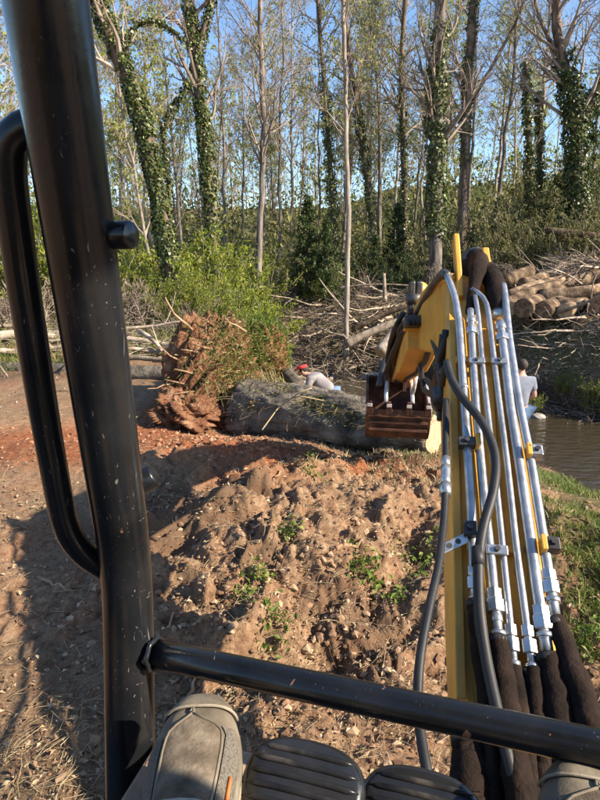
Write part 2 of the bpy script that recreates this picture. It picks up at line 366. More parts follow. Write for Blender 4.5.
def Hm(x, y):
    x = np.asarray(x, float); y = np.asarray(y, float)
    e, side, bw, hw = creek(x, y)
    e = e+.35*fbm(x*.8, y*.8, 5, 3)
    near = ZW+(0-ZW)*sm(e/(4.3+.8*fbm(x*.3, y*.3, 8, 2)))
    near = near+.42*sm((y-8.5)/4)*sm((-x-.3)/2)+.9*sm((y-15)/12)*sm((-x-3)/5)
    far = ZW+(.42-ZW)*(1-(1-np.clip(e/bw, 0, 1))**2)+.03*np.maximum(e-bw, 0)+1.9*sm((x-3)/7)*sm((y-15.5)/9)
    z = np.where(side > 0, near, far)
    z = np.where(e < 0, ZW-.35*sm(-e/1.2), z)
    z = z+5.5*sm((np.hypot(x, y)-27)/40)*sm((y-5)/20)
    # spoil heap and the trench beyond it
    z = z+.17*np.exp(-(((x-.15)/1.3)**2+((y-3.5-.10*x)/.65)**2))+.22*np.exp(-(((x+1.0)/.7)**2+((y-4.55)/.5)**2))
    z = z+.16*np.exp(-(((x+.15)/.7)**2+((y-2.9)/.5)**2))
    z = z-.16*np.exp(-(((x-1.15)/.6)**2+((y-4.75)/.6)**2))
    d, t = seg_d(x, y, TA, TB)
    z = z-np.exp(-(d/.85)**2)*(.30-.26*t)*sm((8.6-y)/1.2)
    return z
def Hd(x, y):
    """with diggings and clods"""
    x = np.asarray(x, float); y = np.asarray(y, float)
    z = Hm(x, y); e, side, bw, hw = creek(x, y)
    dry = sm((e+.1)/.5)
    dist = np.exp(-(((x-.25)/1.7)**2+((y-3.6)/1.7)**2))
    heap = sm(dist*2.2-.25)
    z = z+.06*fbm(x*1.1, y*1.1, 1, 3)*(.5+dry)+.035*fbm(x*4, y*4, 2, 3)*(.35+heap)*dry
    w1, w2 = fbm(x*2.2, y*2.2, 6, 3), fbm(x*2.2, y*2.2, 16, 3)
    big = fbm(x*1.9+w1*.6, y*1.9+w2*.6, 3, 4, .55); bill = np.abs(fbm(x*5+w1, y*5+w2, 9, 4, .6))
    z = z+heap*(.22*big+.12*(bill-.2)+.06*clods(x*3.2+w1*.9+.3*fbm(x*9, y*9, 8, 2), y*3.2+w2*.9, 3))
    z = z+(.4+heap*.8)*dry*(.026*fbm(x*13, y*13, 13, 4, .65)+.014*np.abs(fbm(x*28, y*28, 23, 3, .6)))
    farr = (side < 0)*dry
    z = z+farr*(.12*fbm(x*2.2, y*2.2, 31, 4)+.07*clods(x*3, y*3, 77))
    # crawler tread prints on the packed ground at the left
    tr = np.exp(-((x+1.35+.12*y)/.28)**2)*sm((y-1.2)/.8)*sm((5.2-y)/1)
    z = z+tr*.014*np.sin((y*1.0+.15*x)*2*math.pi/.16)-tr*.03
    return z
def drop(x, y, dz=0): return np.array((x, y, float(Hd(np.array([x]), np.array([y]))[0])+dz))
def Gpx(px, Y):
    """ground point under image column px at forward distance Y"""
    z = 0.0
    for _ in range(6):
        d = cp*Y-sp*(z-EYE[2]); x = (px-300)/FPX*d; z = float(Hm(x, Y))
    return x, Y

th = np.concatenate((np.linspace(-math.pi, R(-47), 46)[:-1], np.linspace(R(-47), R(47), 430), np.linspace(R(47), math.pi, 46)[1:]))
rr = np.concatenate((np.linspace(0.05, 1.2, 12)[:-1], np.exp(np.linspace(math.log(1.2), math.log(26), 640)), np.exp(np.linspace(math.log(26), math.log(900), 50))[1:]))
TH, RR = np.meshgrid(th[:-1], rr); X = RR*np.sin(TH); Y = RR*np.cos(TH)
Z = Hd(X, Y); Z = np.where(RR > 60, Z*np.clip(1-(RR-60)/200, 0, 1)+6*np.clip((RR-60)/200, 0, 1), Z)
k, n = X.shape; idx = np.arange(k*n).reshape(k, n); r2 = np.roll(idx, -1, 1)
g = MB().add(np.stack((X, Y, Z), -1).reshape(-1, 3), np.stack((idx[:-1], r2[:-1], r2[1:], idx[1:]), -1).reshape(-1, 4))
g.T.append(np.stack((np.zeros(n, int)+idx[0, 0], idx[0], r2[0]), -1)[1:-1])
me = g.mesh('ground', True)
if me.polygons[0].normal.z < 0: me.flip_normals()
ex, ey = X.ravel(), Y.ravel(); e, side, bw, hw = creek(ex, ey); nz = fbm(ex*.9, ey*.9, 41, 4)
dT, tT = seg_d(ex, ey, TA, TB)
red = np.exp(-(((ex+.3)/1.5)**2+((ey-4.95+.15*ex)/.45)**2))*1.25+.9*np.exp(-(((ex+1.6)/1.1)**2+((ey-5.6)/.9)**2))+.75*np.exp(-(((ex+2.9)/1.6)**2+((ey-5.0)/.55)**2))+.45*np.exp(-(((ex+.4)/.6)**2+((ey-4.2)/.4)**2))+.18*nz
heapm = np.exp(-(((ex-.25)/1.7)**2+((ey-3.6)/1.7)**2))
grn = sm((ex-1.0)/1.2)*(side > 0)*sm(e/1.0)*(.55+.9*fbm(ex*1.3, ey*1.3, 51, 3))*sm((ey-1.5)/1)+.55*(side > 0)*sm((ey-12)/2)+.5*(side < 0)*sm((e-4)/3)+.5*(side < 0)*sm(nz*3)*sm((4.5-ex)/-1)
wet_shade = .42*sm(fbm(ex*1.6, ey*1.6, 15, 4)*3-.1)*sm(heapm*2)+np.where(e < .35, .9-np.clip(e, 0, 1)*2, 0)+.55*np.exp(-(dT/.5)**2)*(1-.5*tT)+.10*(side < 0)*sm((bw-e)/1)+.1*nz+.5*np.exp(-(((ex+3.6)/2.6)**2+((ey-8.8)/1.3)**2))  # wet soil, plus shade painted on the ground left of the root plate
lit = .38*sm((1.2-heapm*2.0))+.35*(side < 0)+.25*fbm(ex*2.1, ey*2.1, 61, 3)+.3*sm((ey-10)/3)-.3*np.clip(red, 0, 1)+.25*(side < 0)*sm((ey-13)/2)
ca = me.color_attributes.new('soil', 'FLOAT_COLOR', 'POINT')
ca.data.foreach_set('color', np.clip(np.stack((red, grn, wet_shade, lit), -1), 0, 1).astype(np.float32).ravel())
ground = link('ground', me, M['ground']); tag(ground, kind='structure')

# creek water: one level sheet that the banks cut
wt = MB(); a = []
for i in range(len(CREEK)):
    d = unit(CREEK[min(i+1, len(CREEK)-1)]-CREEK[max(i-1, 0)]); nrm = np.array((-d[1], d[0]))
    for q in np.linspace(-1, 1, 5): a.append((*(CREEK[i]+nrm*q*(CHW[i]+.9)), ZW))
q = [(i*5+j, i*5+j+1, i*5+j+6, i*5+j+5) for i in range(len(CREEK)-1) for j in range(4)]
wm = wt.add(a, q).mesh('water', True)
if wm.polygons[0].normal.z < 0: wm.flip_normals()
tag(link('water', wm, M['water']), kind='structure')

# ------------------------------------------------------------------ loose stuff on the ground
rng = np.random.RandomState(5)
def polar(nn, r0, r1, t0, t1, fn=None):
    r = np.exp(rng.uniform(math.log(r0), math.log(r1), nn)); t = R(1)*rng.uniform(t0, t1, nn); x, y = r*np.sin(t), r*np.cos(t)
    if fn is not None: m = rng.rand(nn) < fn(x, y); x, y = x[m], y[m]
    return x, y
ICO_V = np.array([(0, 0, 1), (.89, 0, .45), (.28, .85, .45), (-.72, .53, .45), (-.72, -.53, .45), (.28, -.85, .45), (.72, .53, -.45), (-.28, .85, -.45), (-.89, 0, -.45), (-.28, -.85, -.45), (.72, -.53, -.45), (0, 0, -1)])
ICO_F = np.array([(0, 1, 2), (0, 2, 3), (0, 3, 4), (0, 4, 5), (0, 5, 1), (1, 6, 2), (2, 7, 3), (3, 8, 4), (4, 9, 5), (5, 10, 1), (6, 7, 2), (7, 8, 3), (8, 9, 4), (9, 10, 5), (10, 6, 1), (11, 7, 6), (11, 8, 7), (11, 9, 8), (11, 10, 9), (11, 6, 10)])
def blobs(x, y, s, flat=.75):
    n = len(x); V = ICO_V[None]*(1+rng.uniform(-.38, .38, (n, 12, 1)))*s[:, None, None]*np.array((1, 1, flat))*rng.uniform(.7, 1.3, (n, 1, 3))
    V = V+np.stack((x, y, Hd(x, y)+s*.18), -1)[:, None]
    F = ICO_F[None]+(np.arange(n)*12)[:, None, None]
    return MB().add(V.reshape(-1, 3), None, F.reshape(-1, 3))
def rot_frames(n, tilt):
    yaw = rng.uniform(0, 2*math.pi, n); a = rng.normal(0, tilt, n); b = rng.normal(0, tilt, n)
    u = np.stack((np.cos(yaw)*np.cos(a), np.sin(yaw)*np.cos(a), np.sin(a)), -1); w = np.stack((-np.sin(yaw), np.cos(yaw), np.sin(b)), -1)
    w -= u*(u*w).sum(1, keepdims=True); w /= np.linalg.norm(w, axis=1, keepdims=True); return u, w, np.cross(u, w)
def leaves(pos, size, tilt=1.2, asp=.45, fold=.15, rs=None):
    """leaf shaped cards: base, two shoulders, tip, creased"""
    n = len(pos); u, w, nn = rot_frames(n, tilt); s = np.asarray(size)[:, None] if np.ndim(size) else np.full((n, 1), size)
    c = pos; V = np.stack((c-u*s*.5, c+w*s*asp*.5+nn*s*fold, c+u*s*.5, c-w*s*asp*.5+nn*s*fold), 1)
    F = np.arange(n*4).reshape(n, 4)
    return MB().add(V.reshape(-1, 3), F)
x, y = polar(26000, 1.5, 6.5, -30, 34, lambda x, y: np.clip(.10+1.6*np.exp(-(((x-.25)/1.35)**2+((y-3.6)/1.5)**2)), 0, 1))
s = .0025+.014*rng.rand(len(x))**9*(1+.8*rng.rand(len(x)))
tag(blobs(x, y, s).build('soil_clods', M['clod'], smooth=False), 'loose crumbled brown soil clods over the dug ground', 'soil', kind='stuff')
x, y = polar(9000, 4, 7.5, -32, 18, lambda x, y: np.clip(np.exp(-(((x+.6)/1.6)**2+((y-5.3+.2*x)/.7)**2)), 0, 1))
s = .004+.022*rng.rand(len(x))**4
tag(blobs(x, y, s).build('red_clay_crumbs', M['rclod']), 'crumbled red clay along the trench by the fallen trunk', 'soil', kind='stuff')
def e_of(x, y): return creek(x, y)[0]
x, y = polar(34000, 1.5, 17, -36, 36, lambda x, y: np.where(e_of(x, y) > .15, .36+.4*sm((y-6)/4)+.3*(fbm(x*1.5, y*1.5, 71, 3) > .1), 0))
pos = np.stack((x, y, Hd(x, y)+.006+.012*rng.rand(len(x))), -1)
tag(leaves(pos, (.006+.026*rng.rand(len(x))**2.5)*(1+.08*y), .5, .5, .2).build('leaf_litter', M['litter']), 'dry brown leaf litter scattered over the soil', 'leaves', kind='stuff')
def sticks(x, y, L, r, tilt=.15, lift=.01):
    n = len(x); u, w, nn = rot_frames(n, tilt); c = np.stack((x, y, Hd(x, y)+lift), -1)
    Pt = np.stack((c-u*L[:, None]*.5, c+nn*(L*.04)[:, None]+w*(L*rng.normal(0, .08, n))[:, None], c+u*L[:, None]*.5), 1)
    return MB().tubes(Pt, np.stack((r, r*.85, r*.5), 1), 4)
x, y = polar(9500, 1.5, 9, -34, 36, lambda x, y: np.where(e_of(x, y) > .2, .35+.65*(fbm(x*1.2, y*1.2, 81, 3) > .05), 0))
tag(sticks(x, y, (.02+.16*rng.rand(len(x))**2), rng.uniform(.0006, .0018, len(x)), .25).build('straw_bits', M['straw']), 'bits of dry straw and root fibre on the soil', 'straw', kind='stuff')

# grass: fine blades, thicker on the slope by the creek and on the flat beyond the trunk
def blades(x, y, h, lean=.5):
    n = len(x); b = np.stack((x, y, Hd(x, y)-.005), -1); yaw = rng.uniform(0, 2*math.pi, n); w = np.stack((np.cos(yaw), np.sin(yaw), 0*yaw), -1)*(h*.035+.0022)[:, None]
    ln = rng.normal(0, lean, (n, 2)); tip = np.stack((ln[:, 0]*h, ln[:, 1]*h, h*.9), -1); mid = tip*np.array((.35, .35, .6))
    V = np.stack((b-w, b+w, b+mid+w*.7, b+mid-w*.7, b+tip), 1); i = np.arange(n)*5
    return MB().add(V.reshape(-1, 3), np.stack((i, i+1, i+2, i+3), -1), np.stack((i+3, i+2, i+4), -1))
x, y = polar(60000, 2.5, 10, 8, 40, lambda x, y: np.where((e_of(x, y) > .1) & (creek(x, y)[1] > 0) & (x > .9), np.clip(.1+1.5*fbm(x*1.3, y*1.3, 51, 3), 0, 1), 0))
tag(blades(x, y, rng.uniform(.02, .075, len(x))).build('bank_grass', M['grass']), 'thin green grass on the slope beside the creek', 'grass', kind='stuff')
x, y = polar(16000, 4.0, 6.5, -2, 20, lambda x, y: np.clip(np.exp(-(((x-.9)/.8)**2+((y-5.0)/.6)**2)), 0, 1))
tag(blades(x, y, rng.uniform(.02, .06, len(x)), .9).build('dry_grass', M['straw']), 'matted dry straw grass below the sawn trunk end', 'grass', kind='stuff')
x, y = polar(60000, 10, 26, -34, 36, lambda x, y: np.where(e_of(x, y) > .25, np.clip(.3+.8*fbm(x*.6, y*.6, 91, 3)+.3*(x < -1), 0, 1), 0))
tag(blades(x, y, rng.uniform(.06, .26, len(x))).build('far_bank_grass', M['grass']), 'rough green and yellow grass along the far banks', 'grass', kind='stuff')
x, y = polar(26000, 10.5, 22, -6, 36, lambda x, y: np.where((e_of(x, y) > .2) & (creek(x, y)[1] < 0), .8, 0))
pos = np.stack((x, y, Hd(x, y)+.03*rng.rand(len(x))), -1)
tag(leaves(pos, rng.uniform(.06, .16, len(x)), .5, .6, .15).build('bark_and_leaf_litter', M['litter']), 'pale bark chips and leaf litter on the far bank', 'leaves', kind='stuff')
# ------------------------------------------------------------------ branching plants
def grow(st, di, L, k, curl, up, rg):
    n = len(st); Pt = np.zeros((n, k, 3)); Pt[:, 0] = st; d = di.copy()
    for i in range(1, k):
        Pt[:, i] = Pt[:, i-1]+d*(L/(k-1))[:, None]
        d = d+rg.normal(0, curl, (n, 3)); d[:, 2] += up; d /= np.linalg.norm(d, axis=1, keepdims=True)
    return Pt
def spawn(Pt, Rd, per, t0, t1, ang, rg):
    N_, k = Pt.shape[:2]; pi = np.repeat(np.arange(N_), per); n = len(pi); t = rg.uniform(t0, t1, n)*(k-1); i = np.minimum(t.astype(int), k-2); f = (t-i)[:, None]
    p = Pt[pi, i]*(1-f)+Pt[pi, i+1]*f; r = Rd[pi, i]*(1-f[:, 0])+Rd[pi, i+1]*f[:, 0]
    tg = Pt[pi, i+1]-Pt[pi, i]; tg /= np.linalg.norm(tg, axis=1, keepdims=True)
    q = rg.normal(0, 1, (n, 3)); q -= tg*(q*tg).sum(1, keepdims=True); q /= np.linalg.norm(q, axis=1, keepdims=True)
    a = rg.normal(ang, .18, n)[:, None]
    return p, tg*np.cos(a)+q*np.sin(a), r, t/(k-1)
def tap(r0, r1, k): return r0[:, None]+(r1-r0)[:, None]*np.linspace(0, 1, k)[None]
def crown_on(trunk, tr, rg, n1=26, t0=.4, l1=3.2, m2=5, m3=5, ang=.75, up=.07, leaf=0, leafsize=.1, rmin=.006, l0fall=.55):
    """branches over a trunk polyline; returns (branch MB, leaf points)"""
    b = MB(); T = np.asarray(trunk)[None]; Rr = np.asarray(tr)[None]
    p, d, r, t = spawn(T, Rr, n1, t0, 1.0, ang, rg); d[:, 2] = np.abs(d[:, 2])*.8+.15; d /= np.linalg.norm(d, axis=1, keepdims=True)
    L = l1*(1-l0fall*(t-t0)/(1-t0))*rg.uniform(.55, 1.2, len(p)); r1 = np.clip(r*.42, rmin*2, .09)
    P1 = grow(p, d, L, 7, .13, up, rg); R1 = tap(r1, np.full(len(r1), rmin), 7); b.tubes(P1, R1, 5)
    p, d, r, t = spawn(P1, R1, m2, .18, 1, .7, rg); L2 = np.repeat(L, m2)*(.55-.25*t)*rg.uniform(.6, 1.25, len(p))
    P2 = grow(p, d, L2, 5, .16, up*.8, rg); R2 = tap(np.maximum(r*.6, rmin), np.full(len(r), rmin*.6), 5); b.tubes(P2, R2, 4)
    p, d, r, t = spawn(P2, R2, m3, .12, 1, .65, rg); L3 = np.repeat(L2, m3)*rg.uniform(.3, .75, len(p))
    P3 = grow(p, d, L3, 3, .2, .05, rg); R3 = tap(np.maximum(r*.7, rmin*.7), np.full(len(r), rmin*.45), 3); b.tubes(P3, R3, 3)
    pts = None
    if leaf:
        i = rg.randint(0, len(P3), leaf); f = rg.rand(leaf, 1); pts = P3[i, 1]*(1-f)+P3[i, 2]*f+rg.normal(0, .05, (leaf, 3))
    return b, pts
def smooth_poly(pts, n):
    pts = np.asarray(pts, float); s = np.concatenate(([0], np.cumsum(np.linalg.norm(np.diff(pts, axis=0), axis=1)))); q = np.linspace(0, s[-1], n*4)
    o = np.stack([np.interp(q, s, pts[:, i]) for i in range(3)], -1)
    w = max(3, n//4*2+1); ker = np.hanning(w+2)[1:-1]; ker /= ker.sum()
    pad = np.concatenate((np.repeat(o[:1], w//2, 0)+np.arange(-(w//2), 0)[:, None]*(o[1]-o[0]), o, np.repeat(o[-1:], w//2, 0)+np.arange(1, w//2+1)[:, None]*(o[-1]-o[-2])))
    o = np.stack([np.convolve(pad[:, i], ker, 'valid') for i in range(3)], -1)
    return o[np.linspace(0, len(o)-1, n).astype(int)]
def ivy_on(poly, rad, n, rg, t0=0, t1=1, size=.085, spread=.07):
    """leaf cards hugging a limb, laid like shingles"""
    poly = np.asarray(poly); k = len(poly); t = (t0+(t1-t0)*rg.rand(n)**.9)*(k-1); i = np.minimum(t.astype(int), k-2); f = (t-i)[:, None]
    c = poly[i]*(1-f)+poly[i+1]*f; r = rad[i]*(1-f[:, 0])+rad[i+1]*f[:, 0]; tg = poly[i+1]-poly[i]; tg /= np.linalg.norm(tg, axis=1, keepdims=True)
    q = rg.normal(0, 1, (n, 3)); q -= tg*(q*tg).sum(1, keepdims=True); q /= np.linalg.norm(q, axis=1, keepdims=True)
    lump = .5+.8*vnoise(t*1.7, q[:, 0]*1.5+3, 4)
    pos = c+q*(r+spread*lump*rg.rand(n)**.6)[:, None]
    gap = vnoise(t*.9+7, q[:, 0]*1.3+q[:, 1]*.7+9, 8)*.6+vnoise(t*2.3, q[:, 0]*2+5, 12)*.4; keep = gap > .36; pos, q, tg = pos[keep], q[keep], tg[keep]; n = len(pos)
    dn = -tg+q*rg.uniform(.2, .9, (n, 1))+rg.normal(0, .45, (n, 3)); dn /= np.linalg.norm(dn, axis=1, keepdims=True)
    w = np.cross(dn, q+rg.normal(0, .3, (n, 3))); w /= np.linalg.norm(w, axis=1, keepdims=True); s = (size*rg.uniform(.6, 1.3, n))[:, None]
    V = np.stack((pos-dn*s*.4, pos+w*s*.48-dn*s*.1, pos+dn*s*.6, pos-w*s*.48-dn*s*.1), 1)
    return MB().add(V.reshape(-1, 3), np.arange(n*4).reshape(n, 4))

def custom_tree(name, label, pxs, Y, r0, r1, seed, bark, group=None, ivy=None, forks=(), n1=24, t0=.35, l1=3, m2=5, m3=5, leaf=0, lm='young', up=.07, bumpy=.03, ang=.75):
    rg = np.random.RandomState(seed)
    pts = [PY(a, b, Y) for a, b in pxs]; pts[0][2] = min(pts[0][2], float(Hd(pts[0][0], Y)))-.08
    poly = smooth_poly(pts, 26); poly[1:-1] += rg.normal(0, bumpy*.5, (24, 3))*np.array((1, 1, 0)); rad = np.linspace(r0, r1, 26); rad[0] *= 1.35; rad[1] *= 1.12
    rad *= 1+rg.normal(0, .04, 26)
    t = thing(name, label, 'tree', (poly[0][0], poly[0][1], poly[0][2]), group)
    tm = MB().ring_tube(poly, rad, 10); limbs = [(poly, rad)]
    for fp, fr0, fr1 in forks:
        q = smooth_poly([PY(a, b, Y) for a, b in fp], 14); fr = np.linspace(fr0, fr1, 14); tm.ring_tube(q, fr, 7); limbs.append((q, fr))
    tm.build('trunk', M[bark], t, True)
    cb, lp = crown_on(poly, rad, rg, n1, t0, l1, m2, m3, leaf=leaf, up=up, ang=ang)
    for q, fr in limbs[1:]:
        c2, _ = crown_on(q, fr, rg, 6, .4, l1*.6, 4, 4, up=up); cb.V += c2.V; cb.Q += [a+cb.n for a in c2.Q]; cb.n += c2.n
    c = cb.build('crown', M['twig'], t)
    if leaf:
        tag(leaves(lp, rg.uniform(.05, .13, len(lp)), 1.2, .6).build('leaves', M[lm], c), kind='stuff')
    if ivy:
        iv = MB()
        for li, n, a, b_, sz, spd in ivy:
            m = ivy_on(limbs[li][0], limbs[li][1], n, rg, a, b_, sz, spd); iv.V += m.V; iv.Q += [z+iv.n for z in m.Q]; iv.n += m.n
        tag(iv.build('ivy', M['ivy'], t), kind='stuff')
    return t

custom_tree('ivy_tree', 'thick leaning trunk wrapped in ivy with an arching limb, nearest the black post', [(180, 312), (167, 245), (153, 165), (142, 115), (130, 82), (113, 45), (99, 8), (84, -50), (66, -150)], 13, .17, .14, 1, 'bark_brown',
            'ivy covered trees', [(0, 8500, .05, .62, .065, .075), (0, 4500, .58, 1, .065, .06), (1, 650, 0, 1, .06, .05)],
            [([(136, 92), (127, 62), (127, 38), (137, 23), (155, 20), (172, 30), (190, 46)], .04, .02)], n1=10, t0=.55, l1=1.6, m2=4, m3=4)
custom_tree('ivy_tree', 'straight ivy clad trunk forking in two near the top, beyond the bright shrubs', [(218, 262), (210, 190), (203, 120), (197, 62), (192, 25), (187, -12), (176, -140)], 15, .155, .11, 2, 'bark_brown',
            'ivy covered trees', [(0, 7000, .1, .75, .068, .07), (0, 900, .7, 1, .06, .04), (1, 1000, 0, .8, .06, .05)],
            [([(197, 62), (203, 35), (211, 5), (222, -60)], .10, .05)], n1=14, t0=.45, l1=2.2)
custom_tree('ivy_tree', 'thin crooked ivy sapling bent over between the two ivy trunks', [(173, 265), (170, 200), (165, 150), (163, 128), (170, 112), (180, 97), (189, 80)], 14, .05, .03, 3, 'bark_brown',
            'ivy covered trees', [(0, 1500, .55, 1, .065, .07)], n1=8, t0=.4, l1=1.2, m2=4, m3=3)
custom_tree('bare_tree', 'slim bare tree with wide fine branches rising behind the bright shrubs', [(255, 268), (260, 215), (264, 150), (262, 80), (260, 10), (262, -110)], 19, .125, .05, 4, 'bark_grey',
            'bare trees', n1=34, t0=.42, l1=3.4, m2=6, m3=6, ang=.6)
custom_tree('bare_tree', 'slender pale trunk standing alone at the edge of the debris field', [(347, 285), (349, 225), (346, 150), (345, 70), (343, 0), (340, -120)], 17, .082, .045, 5, 'bark_pale',
            'bare trees', n1=18, t0=.5, l1=2.0, m2=5, m3=5, leaf=900)
custom_tree('bare_tree', 'tall grey trunk with ivy climbing its left side', [(436, 275), (436, 200), (437, 110), (440, 20), (443, -60), (446, -150)], 20, .22, .15, 6, 'bark_grey',
            'bare trees', [(0, 5500, .15, .66, .085, .20)], n1=22, t0=.35, l1=2.6)
custom_tree('bare_tree', 'tall brown trunk with forked upper branches beside the grey ivy trunk', [(461, 262), (464, 180), (467, 95), (473, 15), (479, -60), (485, -150)], 22, .19, .12, 7, 'bark_brown',
            'bare trees', [(0, 1600, .3, .7, .08, .07)], [([(467, 110), (490, 70), (515, 25), (540, -40)], .07, .03), ([(466, 130), (450, 90), (440, 60)], .05, .02)], n1=24, t0=.35, l1=3.0)
custom_tree('ivy_tree', 'big spreading tree choked with ivy over the brush pile', [(580, 262), (578, 190), (577, 140), (571, 90), (559, 45), (556, 0), (552, -100)], 21, .24, .10, 8, 'bark_brown',
            'ivy covered trees', [(0, 7500, .12, .62, .09, .28), (1, 1300, 0, .6, .08, .10)], [([(577, 140), (590, 105), (604, 75), (625, 20)], .14, .06), ([(571, 90), (560, 60), (540, 20), (530, -20)], .08, .04)], n1=26, t0=.4, l1=3.4, m2=6, m3=6)
custom_tree('snag', 'broken ivy snag, the taller of a pair beside the spreading ivy tree', [(529, 235), (530, 185), (528, 120), (525, 62)], 24, .13, .08, 9, 'bark_brown', 'broken snags', [(0, 2600, .2, 1, .085, .13)], n1=8, t0=.5, l1=.9, m2=3, m3=2)
custom_tree('snag', 'broken ivy snag, the shorter of a pair beside the spreading ivy tree', [(539, 235), (540, 190), (540, 130), (538, 92)], 25, .12, .08, 10, 'bark_brown', 'broken snags', [(0, 2200, .2, 1, .085, .13)], n1=6, t0=.5, l1=.8, m2=3, m3=2)
custom_tree('bare_tree', 'dark leaning trunk with yellow green ivy left of the tall grey trunk', [(377, 275), (372, 215), (364, 150), (357, 105), (350, 60), (344, 10), (338, -80)], 23, .14, .06, 12, 'bark_brown', 'bare trees', [(0, 2000, .1, .55, .08, .09)], n1=20, t0=.4, l1=2.4, leaf=1300)
custom_tree('bare_tree', 'bare trunk with ivy at its foot and pale young leaves above', [(404, 275), (405, 210), (403, 140), (401, 70), (405, 0), (408, -100)], 24, .14, .07, 13, 'bark_brown', 'bare trees', [(0, 1800, .1, .6, .08, .10)], n1=26, t0=.4, l1=2.6, leaf=1800)
custom_tree('bare_tree', 'ivy sleeved trunk rising from the dark cedar', [(334, 270), (333, 210), (329, 150), (327, 110), (322, 60), (318, 0), (312, -100)], 25, .13, .06, 14, 'bark_brown', 'bare trees', [(0, 2400, .1, .6, .085, .16)], n1=24, t0=.4, l1=2.6, leaf=2000)

# further trees: grown once, then set out
def template_tree(seed, Hh, r0, n1, l1, m2, m3, leaf, bark, label):
    rg = np.random.RandomState(seed); k = 18
    poly = np.zeros((k, 3)); poly[:, 2] = np.linspace(0, Hh, k); poly[:, :2] = np.cumsum(rg.normal(0, .06, (k, 2)), 0); poly[0, :2] = 0; rad = np.linspace(r0, r0*.25, k); rad[0] *= 1.3
    t = thing('woodland_tree', label, 'tree', (0, 0, 0), 'trees of the wood behind')
    MB().ring_tube(poly, rad, 8, False).build('trunk', M[bark], t, True)
    b, lp = crown_on(poly, rad, rg, n1, .3, l1, m2, m3, leaf=leaf, rmin=.008)
    c = b.build('crown', M['twig'], t)
    if leaf: tag(leaves(lp, rg.uniform(.07, .16, leaf), 1.2, .6).build('leaves', M['young'], c), kind='stuff')
    return t
LT = ['bare grey tree', 'tree in pale green leaf', 'thin brown pole tree', 'broad bare pale tree', 'slim tree with sparse young leaves']
tpl = [template_tree(21, 15, .095, 38, 2.8, 7, 6, 700, 'bark_grey', LT[0]), template_tree(22, 14, .085, 34, 2.8, 6, 5, 4200, 'bark_grey', LT[1]),
       template_tree(23, 13, .065, 16, 1.7, 5, 4, 300, 'bark_brown', LT[2]), template_tree(24, 15, .11, 40, 3.4, 7, 6, 900, 'bark_pale', LT[3]), template_tree(25, 13, .075, 30, 2.6, 6, 5, 2600, 'bark_pale', LT[4])]
def zone(px): return 'past the black post' if px < 110 else 'behind the ivy trunks' if px < 215 else 'behind the bright shrubs' if px < 295 else 'behind the debris field' if px < 425 else 'near the tall grey trunk' if px < 500 else 'behind the brush pile'
rt = np.random.RandomState(77); used = [0]*5
spots = [(20, 17, 3), (276, 30, 0), (383, 26, 0), (418, 27, 2), (426, 31, 4), (366, 30, 1),
         (490, 27, 0), (503, 30, 4), (598, 24, 3), (620, 26, 0), (160, 27, 4), (182, 30, 1), (222, 31, 0), (262, 34, 1), (340, 33, 0), (10, 24, 0), (40, 28, 4), (75, 30, 0),
         (320, 31, 2), (410, 35, 0), (440, 34, 1), (470, 33, 0), (530, 34, 3), (585, 31, 0), (130, 32, 1), (240, 37, 0), (290, 38, 3), (380, 38, 1), (495, 37, 3), (-40, 21, 1), (645, 23, 4), (345, 40, 3), (150, 18, 4), (392, 33, 3)]
for i, (px, Yy, kk) in enumerate(spots):
    x, y = Gpx(px, Yy); o = tpl[kk] if not used[kk] else copy_tree(tpl[kk]); used[kk] += 1
    o['label'] = LT[kk]+' '+zone(px)+(', at the front of the wood' if Yy < 23.5 else ', midway into the wood' if Yy < 30 else ', deep in the wood')
    o.location = (x, y, float(Hm(x, y))-.1); o.rotation_euler = (rt.normal(0, .035), rt.normal(0, .035), rt.uniform(0, 6.28)); s = rt.uniform(.85, 1.15); o.scale = (s, s, s)

# far-off wood: thin stems and twigs nobody could count
fw = MB(); rg = np.random.RandomState(31); n = 150
az = R(1)*rg.uniform(-40, 40, n); rd = rg.uniform(38, 85, n); x, y = rd*np.sin(az), rd*np.cos(az); hh = rg.uniform(9, 17, n)
b0 = np.stack((x, y, Hm(x, y)*.6-.3), -1); di = np.stack((rg.normal(0, .05, n), rg.normal(0, .05, n), np.ones(n)), -1)
P1 = grow(b0, di/np.linalg.norm(di, axis=1, keepdims=True), hh, 7, .035, 0, rg); R1 = tap(rg.uniform(.05, .12, n), np.full(n, .02), 7); fw.tubes(P1, R1, 5)
p, d, r, t = spawn(P1, R1, 18, .2, 1, .65, rg); L2 = np.repeat(hh, 18)*.24*rg.uniform(.4, 1.2, len(p))*(1.2-t); P2 = grow(p, d, L2, 5, .15, .1, rg); R2 = tap(np.maximum(r*.4, .02), np.full(len(p), .012), 5); fw.tubes(P2, R2, 3)
p, d, r, t = spawn(P2, R2, 4, .2, 1, .65, rg); L3 = np.repeat(L2, 4)*rg.uniform(.3, .8, len(p)); P3 = grow(p, d, L3, 3, .2, .05, rg); R3 = tap(np.full(len(p), .014), np.full(len(p), .009), 3); fw.tubes(P3, R3, 3)
tag(fw.build('far_wood', M['twig']), 'hazy mass of bare far-off woodland stems and twigs', 'woods', kind='stuff')
i = rg.randint(0, len(P3), 46000); lp = P3[i, 2]+rg.normal(0, .12, (46000, 3)); tag(leaves(lp, rg.uniform(.14, .32, 46000), 1.2, .65).build('far_wood_leaf', M['young']), 'pale young leaf haze in the far-off woodland', 'woods', kind='stuff')
